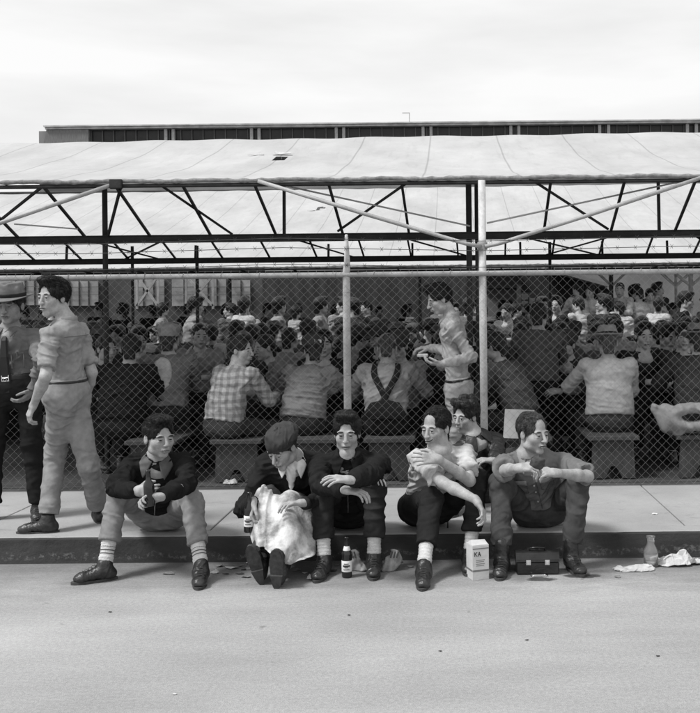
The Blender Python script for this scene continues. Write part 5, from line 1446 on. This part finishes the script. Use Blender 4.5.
B.cone(c + A3(-.15, .02, .05), c + A3(-.05, .0, -.12), .06, .045, .04); B.cone(c + A3(-.24, 0, .08), c + A3(-.16, 0, -.08), .035, .045, .04)
V, F = B.mesh(.008); V = folds(V, F, [(c, c + A3(.2, 0, 0))], .0035, 14); add('quilted_cloth', V, F, cloth(.25), root)
def crumple(name, c, r, v, label, cat, seed=1, flat=.6, group=None):
    """a sheet of paper crushed into flat facets"""
    rr = random.Random(seed); c = A3(*c); nx, ny = 15, 11; V = []
    hts = [(rr.uniform(-1, 1), rr.uniform(-1, 1), rr.uniform(.35, 1)) for _ in range(5)]
    for j in range(ny):
        for i in range(nx):
            a, b = i/(nx-1)*2-1, j/(ny-1)*2-1
            k = 1 - .35*(a*a*b*b); x = a*k + rr.uniform(-.09, .09); y = b*k + rr.uniform(-.10, .10)
            z = max(h*max(0, 1 - 1.5*math.hypot(x-hx, y-hy)) for hx, hy, h in hts) + rr.uniform(0, .34)
            z *= (1 - .75*max(abs(a), abs(b))**4)
            V.append(c + A3(x*r[0], y*r[1], .003 + z*r[2]*1.1))
    n = len(V); V2 = V + [p - A3(0, 0, .0022) for p in V]; F = []
    for j in range(ny-1):
        for i in range(nx-1):
            q = [j*nx+i, j*nx+i+1, (j+1)*nx+i+1, (j+1)*nx+i]
            T = [(q[0], q[1], q[2]), (q[0], q[2], q[3])] if rr.random() < .5 else [(q[0], q[1], q[3]), (q[1], q[2], q[3])]
            for t in T: F.append(t); F.append(tuple(x+n for x in t[::-1]))
    o = add(name, V2, F, mat('paper', v, .8, .12, 25, .3, 80, trans=.15), None, False, None, c); tag(o, label, cat, group); return o
crumple('crumpled_paper', onz(226, 487, G + .002) + A3(0, .15, 0), (.06, .04, .045), .55, 'crumpled white paper on the ground behind the fence, left', 'litter', 3)

# ------------------------------------------------------------------ the crowd: a few men modelled once, then copied
def strip(o):
    sc.collection.objects.unlink(o)
ARCH = {}
def arch(key, kind, look, hat=None, hatv=.06, **kw):
    J = figure((0, 0, 0), 0, kind, **kw)
    look = dict(look); root, fr = person((0, 0, 0), J, look, None, None, None, 2)
    if hat: put_hat(root, J, fr['R'], hat, hatv)
    fam = [root] + list(root.children) + [g_ for c_ in root.children for g_ in c_.children]
    ARCH[key] = root
    for o in fam: o['arch'] = 1
    return root
ps = dict(feet=False, skin=.33, hairv=.012, bulk=1.08)
arch('a', 'sit', dict(ps, shirt=.1, hair='full', seed=61, tuck=False), lean=.30, hpitch=-.35, arms=('fwd', 'fwd'), seat=.42)
arch('b', 'sit', dict(ps, shirt=.1, hair='short', seed=62), lean=.18, hpitch=-.1, arms=('eat', 'fwd'), seat=.42, hyaw=.3)
arch('c', 'sit', dict(ps, shirt=.1, hair='full', seed=63, tuck=False), 'puff', .07, lean=.38, hpitch=-.4, arms=('fwd', 'wide'), seat=.42, hyaw=-.3)
arch('d', 'sit', dict(ps, shirt=.1, hair='short', seed=64, bulk=1.15, tuck=False), 'fedora', .10, lean=.22, hpitch=-.15, arms=('fwd', 'eat'), seat=.42)
arch('e', 'stand', dict(ps, shirt=.1, hair='full', seed=65), lean=.03, hpitch=-.2, arms=('down', 'hip'))
arch('f', 'stand', dict(ps, shirt=.1, hair='short', seed=66, sleeve='rolled'), lean=.10, hpitch=-.3, arms=('fwd', 'fwd'))
arch('g', 'stand', dict(ps, shirt=.1, hair='full', seed=67, tuck=False), lean=.02, hpitch=0, arms=('down', 'down'), hyaw=.7)
def clone(key, loc, yaw, shirt, trs, scale=1.0):
    src = ARCH[key]; r = src.copy(); sc.collection.objects.link(r); r.location = tuple(map(float, loc)); r.rotation_euler = (0, 0, yaw); r.scale = (scale,)*3
    def rec(o, par):
        for ch in list(o.children):
            c = ch.copy(); sc.collection.objects.link(c); c.parent = par
            nm = ch.name.split('.')[0]
            if nm in ('shirt', 'jacket', 'trousers'):
                c.material_slots[0].link = 'OBJECT'; c.material_slots[0].material = cloth(shirt if nm != 'trousers' else trs)
            if 'arch' in c: del c['arch']
            rec(ch, c)
    rec(src, r)
    if 'arch' in r: del r['arch']
    return r
rc = random.Random(11)
ROWS = [('first', 9.9, 'sit', 1.0, .50), ('second', 10.9, 'sit', 1.0, .50), ('third', 12.0, 'sit', 1.0, .52), ('fourth', 13.2, 'mix', .95, .54), ('fifth', 14.5, 'mix', .95, .56), ('sixth', 16.0, 'mix', .95, .58), ('seventh', 17.8, 'stand', .9, .60), ('eighth', 19.8, 'stand', .9, .66)]
CROWD = []
for name, y, kind, pr, gap in ROWS:
    x = (-12 - PU)*y/FPX; xe = (712 - PU)*y/FPX
    while x < xe:
        x += gap*rc.uniform(.8, 1.25)
        if rc.random() > pr: continue
        k = kind if kind != 'mix' else ('sit' if rc.random() < .5 else 'stand')
        key = rc.choice('aaabbccd') if k == 'sit' else rc.choice('efgeg')
        yaw = rc.choice([0, math.pi]) + rc.uniform(-.7, .7) if k == 'sit' else rc.uniform(-3, 3)
        yy = y + rc.uniform(-.35, .35); u = PU + x*FPX/yy
        if k == 'stand' and y < 16 and rc.random() < .4: continue
        t = rc.random(); right = u > 560
        shirt = .022 if t < .28 else (.05 if t < .45 else (.11 if t < .66 else (.38 if right or t > .86 else .24)))
        if name in ('sixth', 'seventh', 'eighth') and right and rc.random() < .35: shirt = .38
        CROWD.append([name, key, (x, yy, G - (.10 if k == 'stand' else .0)), yaw, shirt, rc.choice([.02, .03, .05]), rc.uniform(.94, 1.03), 'seated' if k == 'sit' else 'standing', u])
# the raised group on the tables at the right
for i, (u, sh, key) in enumerate([(582, .36, 'b'), (592, .40, 'f'), (604, .03, 'e'), (613, .02, 'a'), (623, .30, 'b'), (634, .02, 'g'), (641, .42, 'f'), (650, .33, 'e'), (657, .03, 'g')]):
    y = 16.6 + .12*(i % 3); zt_ = G + .46
    top = .85 + .42 if key in 'ab' else 1.7
    CROWD.append(['raised', key, ((u-PU)*y/FPX, y, P(u, 282 + (i % 4)*2, y)[2] - (1.30 if key in 'ab' else 1.70)), rc.uniform(-.8, .8) + (math.pi if i % 3 == 0 else 0), sh, .03, 1.0, 'perched', u])
for name, key, us in (('sixth', 'b', (601, 616, 668)),):
    pass
tone = {.022: 'black', .02: 'black', .03: 'dark', .05: 'dark grey', .11: 'mid-grey', .16: 'grey', .24: 'light grey', .30: 'pale', .38: 'white', .36: 'white', .40: 'white', .42: 'white', .33: 'pale'}
hats = {'c': 'dark cap', 'd': 'brimmed hat', 'a': 'full dark hair', 'b': 'short dark hair', 'e': 'full dark hair', 'f': 'short dark hair', 'g': 'full dark hair'}
ordn = ['first', 'second', 'third', 'fourth', 'fifth', 'sixth', 'seventh', 'eighth', 'ninth', 'tenth', 'eleventh', 'twelfth', 'thirteenth', 'fourteenth', 'fifteenth']
buck = {}
for c in CROWD: buck.setdefault((c[0], c[7], tone[c[4]], hats[c[1]]), []).append(c)
for k_, lst in buck.items():
    lst.sort(key=lambda c: c[8])
    for i, c in enumerate(lst):
        r_ = clone(c[1], c[2], c[3], c[4], c[5], c[6])
        place = 'raised group at right' if c[0] == 'raised' else '%s crowd row' % c[0]
        pos = '' if len(lst) == 1 else (', %s such from left' % ordn[i])
        lb = '%s man, %s clothes, %s, %s%s' % (k_[1], k_[2], k_[3], place, pos)
        r_.name = 'person'
        tag(r_, lb, 'man', 'men crowding the yard behind the fence')
for o in [o for o in bpy.data.objects if 'arch' in o]: bpy.data.objects.remove(o)
print('crowd', len(CROWD))
# platform the raised group stands on, and long tables among the rows
TG = 'long plain tables in the yard'
for x, y, lb in ((-3.2, 10.45, 'long table in front of the second crowd row on the left'), (1.4, 10.45, 'long table in front of the second crowd row on the right'), (-2.0, 13.0, 'long table behind the third crowd row, left of centre'), (2.5, 13.0, 'long table behind the third crowd row at the right')):
    r = empty('table', (x, y, G), lb, 'table', TG)
    m = MB(); m.box((x - 1.9, y - .35, G + .70), (x + 1.9, y + .35, G + .74), .004); m.build('tabletop', M_board, r)
    for a in (-1.7, 1.7):
        m = MB(); m.box((x + a - .02, y - .3, G), (x + a + .02, y + .3, G + .699)); m.build('leg_board', M_board, r)
x0 = (574-PU)*16.8/FPX; x1 = (664-PU)*16.8/FPX
r = empty('platform', ((x0+x1)/2, 16.8, G), 'low timber platform lifting the pale-shirted group at the right', 'platform')
m = MB(); zt_ = P(618, 285, 16.7)[2] - 1.72; m.box((x0, 16.2, zt_ - .04), (x1, 17.4, zt_ - .002)); m.build('deck', M_board, r)
for a in (x0 + .1, x1 - .1):
    m = MB(); m.box((a - .04, 16.3, G), (a + .04, 17.3, zt_ - .041)); m.build('leg_board', M_board, r)
# ------------------------------------------------------------------ things lying in the gutter
beer_bottle(onz(347, 577, .001), 'dark beer bottle with white labels standing on the road by the black shoe')
# paper carton
c = onz(478, 580, .001); w_ = .050; r = empty('carton', c, 'pale printed paper drink carton standing on the road', 'carton')
ca, sa = math.cos(.35), math.sin(.35); q = lambda x, y, z: c + A3(x*ca - y*sa, x*sa + y*ca + w_, z)
m = MB(); h_ = .20
V = [q(-w_, -w_, 0), q(w_, -w_, 0), q(w_, w_, 0), q(-w_, w_, 0), q(-w_, -w_, h_), q(w_, -w_, h_), q(w_, w_, h_), q(-w_, w_, h_)]
m.put(V, [(3,2,1,0), (4,5,6,7), (0,1,5,4), (1,2,6,5), (2,3,7,6), (3,0,4,7)]); m.build('carton_body', mat('carton_card', .55, .6, .08, 12, .2, 60), r)
m = MB(); V = [q(-w_*1.02, -w_*1.02, h_-.006), q(w_*1.02, -w_*1.02, h_-.006), q(w_*1.02, w_*1.02, h_-.006), q(-w_*1.02, w_*1.02, h_-.006), q(-w_*.8, 0, h_ + .022), q(w_*.9, 0, h_ + .018)]
m.put(V, [(0,1,5,4), (2,3,4,5), (1,2,5), (3,0,4), (3,2,1,0)]); m.build('folded_top', mat('carton_card', .55), r)
M_print = mat('carton_print', .16, .7, .1)
def strip_on(x0, x1, z0, z1, name, side=0):
    m = MB(); e = .0012
    if side == 0: V = [q(x0, -w_-e, z0), q(x1, -w_-e, z0), q(x1, -w_-e, z1), q(x0, -w_-e, z1), q(x0, -w_+e*.4, z0), q(x1, -w_+e*.4, z0), q(x1, -w_+e*.4, z1), q(x0, -w_+e*.4, z1)]
    else: V = [q(-w_-e, -x0, z0), q(-w_-e, -x1, z0), q(-w_-e, -x1, z1), q(-w_-e, -x0, z1), q(-w_+e*.4, -x0, z0), q(-w_+e*.4, -x1, z0), q(-w_+e*.4, -x1, z1), q(-w_+e*.4, -x0, z1)]
    m.put(V, [(0,1,2,3), (7,6,5,4), (0,4,5,1), (1,5,6,2), (2,6,7,3), (3,7,4,0)]); m.build(name, M_print, r)
strip_on(-w_*.97, w_*.97, .048, .058, 'printed_band'); strip_on(-w_*.97, w_*.97, .176, .182, 'printed_band')
strip_on(-w_*.97, w_*.97, .048, .058, 'printed_band', 1)
def letters(txt, org, ex, ey, size, nrm, material, parent, name='lettering'):
    G_ = {'K': [((0,0),(0,1)), ((0,.45),(.6,1)), ((.15,.55),(.6,0))], 'A': [((0,0),(.3,1)), ((.3,1),(.6,0)), ((.12,.38),(.48,.38))]}
    m = MB()
    for i, ch in enumerate(txt):
        for a, b in G_[ch]:
            pa = org + ex*(i*.8 + a[0])*size + ey*a[1]*size; pb = org + ex*(i*.8 + b[0])*size + ey*b[1]*size
            m.beam(pa + nrm*.001, pb + nrm*.001, .0035, .002, nrm)
    m.build(name, material, parent)
ex = unit(A3(ca, sa, 0)); nr = unit(A3(sa, -ca, 0))
letters('KA', q(-w_*.75, -w_, .135), ex, A3(0, 0, 1), .026, nr, M_ink, r)
for k, z in enumerate((.112, .102, .09, .08)): strip_on(-w_*.6, w_*(.5 - .1*(k % 2)), z, z + .003, 'printed_line')

# lunch box: domed black metal box with catches and a handle, seen from its long side
c = onz(538, 575, .001); r = empty('lunch_box', c, 'black metal lunch box with bright catches between the boots on the road', 'lunch box')
Lh = .125; D2 = .055; Hb = .075
y0 = c[1]; x0 = c[0]
M_tin = mat('black_tin', .014, .28, .4, 14, .25, 40, .5)
m = MB(); m.box((x0 - Lh, y0, .003), (x0 + Lh, y0 + 2*D2, Hb), .006); m.build('tin_base', M_tin, r)
m = MB(); V = []; n = 12
for s in (-1, 1):
    for k in range(n+1):
        a = math.pi*k/n; V.append((x0 + s*(Lh+.002), y0 + D2 - math.cos(a)*(D2+.002), Hb + .002 + math.sin(a)*.055))
F = [(k, k+1, n+1+k+1, n+1+k)[::-1] for k in range(n)] + [tuple(range(n+1))[::-1], tuple(range(n+1, 2*n+2)), (0, n, 2*n+1, n+1)]
m.put(V, F); m.build('domed_lid', M_tin, r, False)
M_chr = mat('chrome', .75, .2, .05, metal=1)
for s in (-1, 1):
    m = MB(); xx = x0 + s*.055; m.box((xx - .014, y0 - .004, Hb - .016), (xx + .014, y0 - .0005, Hb + .014), .001); m.box((xx - .009, y0 - .008, Hb - .012), (xx + .009, y0 - .0045, Hb + .006), .001); m.build('catch', M_chr, r)
m = MB(); zt = Hb + .055; m.path([(x0 - .045, y0 + D2, zt), (x0 - .042, y0 + D2 - .012, zt + .018), (x0, y0 + D2 - .016, zt + .022), (x0 + .042, y0 + D2 - .012, zt + .018), (x0 + .045, y0 + D2, zt)], .0045, 8); m.build('handle', M_tin, r, True)
m = MB(); m.path([(x0 - .045, y0 - .03, .006), (x0 - .03, y0 - .040, .006), (x0 + .04, y0 - .040, .006), (x0 + .055, y0 - .028, .006), (x0 + .03, y0 - .018, .006), (x0 - .03, y0 - .018, .006), (x0 - .045, y0 - .03, .006)], .0035, 6)
tag(m.build('wire_ring', M_chr, None, True, (x0, y0 - .03, 0)), 'bright bent wire ring on the road in front of the lunch box', 'wire')

# clear milk bottle
c = onz(651, 566, .001)
g = bpy.data.materials.new('clear_glass'); g.use_nodes = True; gb = g.node_tree.nodes['Principled BSDF']
gb.inputs['Base Color'].default_value = (.9, .9, .9, 1); gb.inputs['Roughness'].default_value = .06; gb.inputs['Transmission Weight'].default_value = .92; gb.inputs['IOR'].default_value = 1.45
gn = g.node_tree.nodes.new('ShaderNodeTexNoise'); gn.inputs['Scale'].default_value = 30; g.node_tree.links.new(rng_(g.node_tree.nodes, g.node_tree.links.new, gn.outputs['Fac'], .3, .7, .03, .2), gb.inputs['Roughness'])
m = MB(); m.lathe([(0, 0), (.040, 0), (.044, .005), (.044, .085), (.040, .10), (.026, .125), (.022, .14), (.022, .165), (.026, .168), (.026, .180), (.0215, .181), (.019, .165), (.019, .14), (.023, .125), (.0365, .10), (.0405, .085), (.0405, .008), (0, .006)], c, 24)
o = m.build('milk_bottle', g, None, True, c); tag(o, 'empty clear glass milk bottle standing in the gutter', 'bottle')
m = MB(); m.lathe([(0, .0065), (.038, .0085), (.040, .018), (0, .017)], c, 20); m.build('milk_dregs', mat('milk', .7, .4), o, True)
crumple('paper_bag', onz(634, 570, .001) + A3(0, .0, 0), (.125, .05, .03), .52, 'flat crumpled white paper left of the milk bottle', 'paper', 5)
crumple('paper_bag', onz(675, 566, .001) + A3(0, .05, 0), (.15, .08, .09), .56, 'large crumpled white paper bag right of the milk bottle', 'paper', 9)
crumple('paper_bag', onz(702, 563, .001), (.06, .04, .02), .55, 'scrap of white paper at the right end of the gutter', 'paper', 12)
crumple('crumpled_paper', onz(312, 579, .001), (.030, .025, .028), .62, 'small crumpled white paper ball by the black shoe', 'litter', 21)
crumple('crumpled_paper', onz(215, 573, .001), (.026, .02, .022), .62, 'small white paper scrap beside the striped sock shoe', 'litter', 22)
# striped paper sack behind the shoe of man 3
for s, u, lb in ((-1, 359, 'left upright piece of the torn striped paper sack behind the black shoe'), (1, 388, 'right upright piece of the torn striped paper sack behind the black shoe')):
    c = onz(u, 571, .001); tilt = s*.035
    o = drape('paper_sack', [[c + A3(-.045*s, .0, .0), c + A3(-.02*s, -.015, .0), c + A3(.035*s, 0, .0)], [c + A3(-.055*s + tilt, .02, .05), c + A3(-.015*s + tilt, .0, .06), c + A3(.05*s + tilt, .02, .055)], [c + A3(-.045*s + tilt*1.6, .03, .105), c + A3(-.01*s + tilt, .02, .125), c + A3(.045*s + tilt*.6, .03, .11)]], mat('sack_paper', .30, .85, .25, 12, .3, 60), None, .003, 12, 8, .012, 26, 6 + s, c)
    tag(o, lb, 'paper')
    m = MB()
    for k in (-1, 0, 1): m.beam(c + A3(.018*k + tilt, -.012, .08), c + A3(.018*k + tilt*1.3, .000, .115), .009, .003, (0, 1, 0))
    m.build('printed_stripe', mat('sack_print', .04, .8), o)
# scattered leaves and scraps
rl = random.Random(5)
dry = mat('dry_scrap', .20, .9, .3, 20); dk = mat('dark_scrap', .05, .9, .3, 20); wh = mat('white_scrap', .6, .9, .1, 20)
spots = [(238, 566), (243, 570), (248, 563), (252, 569), (240, 574), (232, 568), (257, 561), (262, 578), (246, 577), (305, 573), (296, 570), (334, 571), (337, 565), (410, 567), (226, 574), (219, 566), (398, 562), (655, 514), (169, 574), (349, 615), (618, 577), (527, 640), (440, 651), (658, 656), (175, 694), (110, 612)]
col_ = [dry, dk, wh, dry, dk, wh, dry, wh, dry, wh, dry, dk, dry, dry, dk, dry, dry, wh, dry, dk, dry, dk, dk, dk, wh, dk]
nmv = {id(dry): 'grey', id(dk): 'dark', id(wh): 'white'}
def near_(u, v):
    if v > 600: return 'on the open road'
    if 500 < v < 530: return 'on the pavement'
    return 'left of the boot soles' if u < 258 else 'by the boot soles' if u < 300 else 'under the man facing the camera' if u < 340 else 'near the middle gutter' if u < 480 else 'in the right gutter'
tot = {}
for (u, v), m_ in zip(spots, col_): tot.setdefault((nmv[id(m_)], near_(u, v)), []).append(u)
for i, (u, v) in enumerate(spots):
    c = onz(u, v, .003 if v > 520 else G + .003); s = rl.uniform(.012, .026) if v < 600 else .007; a = rl.uniform(0, 6)
    mm = MB(); n = 7; ring = [A3(math.cos(a + 6.283*k/n)*s*rl.uniform(.6, 1.3)*1.4, math.sin(a + 6.283*k/n)*s*rl.uniform(.5, 1.1), rl.uniform(0, .5)*s) + c for k in range(n)]
    V = [c + A3(0, 0, .003)] + ring + [c - A3(0, 0, .0)] + [p - A3(0, 0, .002) for p in ring]
    mm.put(V, [(0, k+1, (k+1) % n + 1) for k in range(n)] + [(n+1, n+2+(k+1) % n, n+2+k) for k in range(n)] + [(k+1, n+2+k, n+2+(k+1) % n, (k+1) % n+1) for k in range(n)])
    key = (nmv[id(col_[i])], near_(u, v)); lst = sorted(tot[key]); q_ = lst.index(u)
    pos = '' if len(lst) == 1 else ', %s from the left' % ordn[q_]
    o = mm.build('litter_scrap', col_[i], None, False, c); tag(o, '%s scrap of litter lying %s%s' % (key[0], key[1], pos), 'litter', 'scraps of litter in the gutter and on the road')
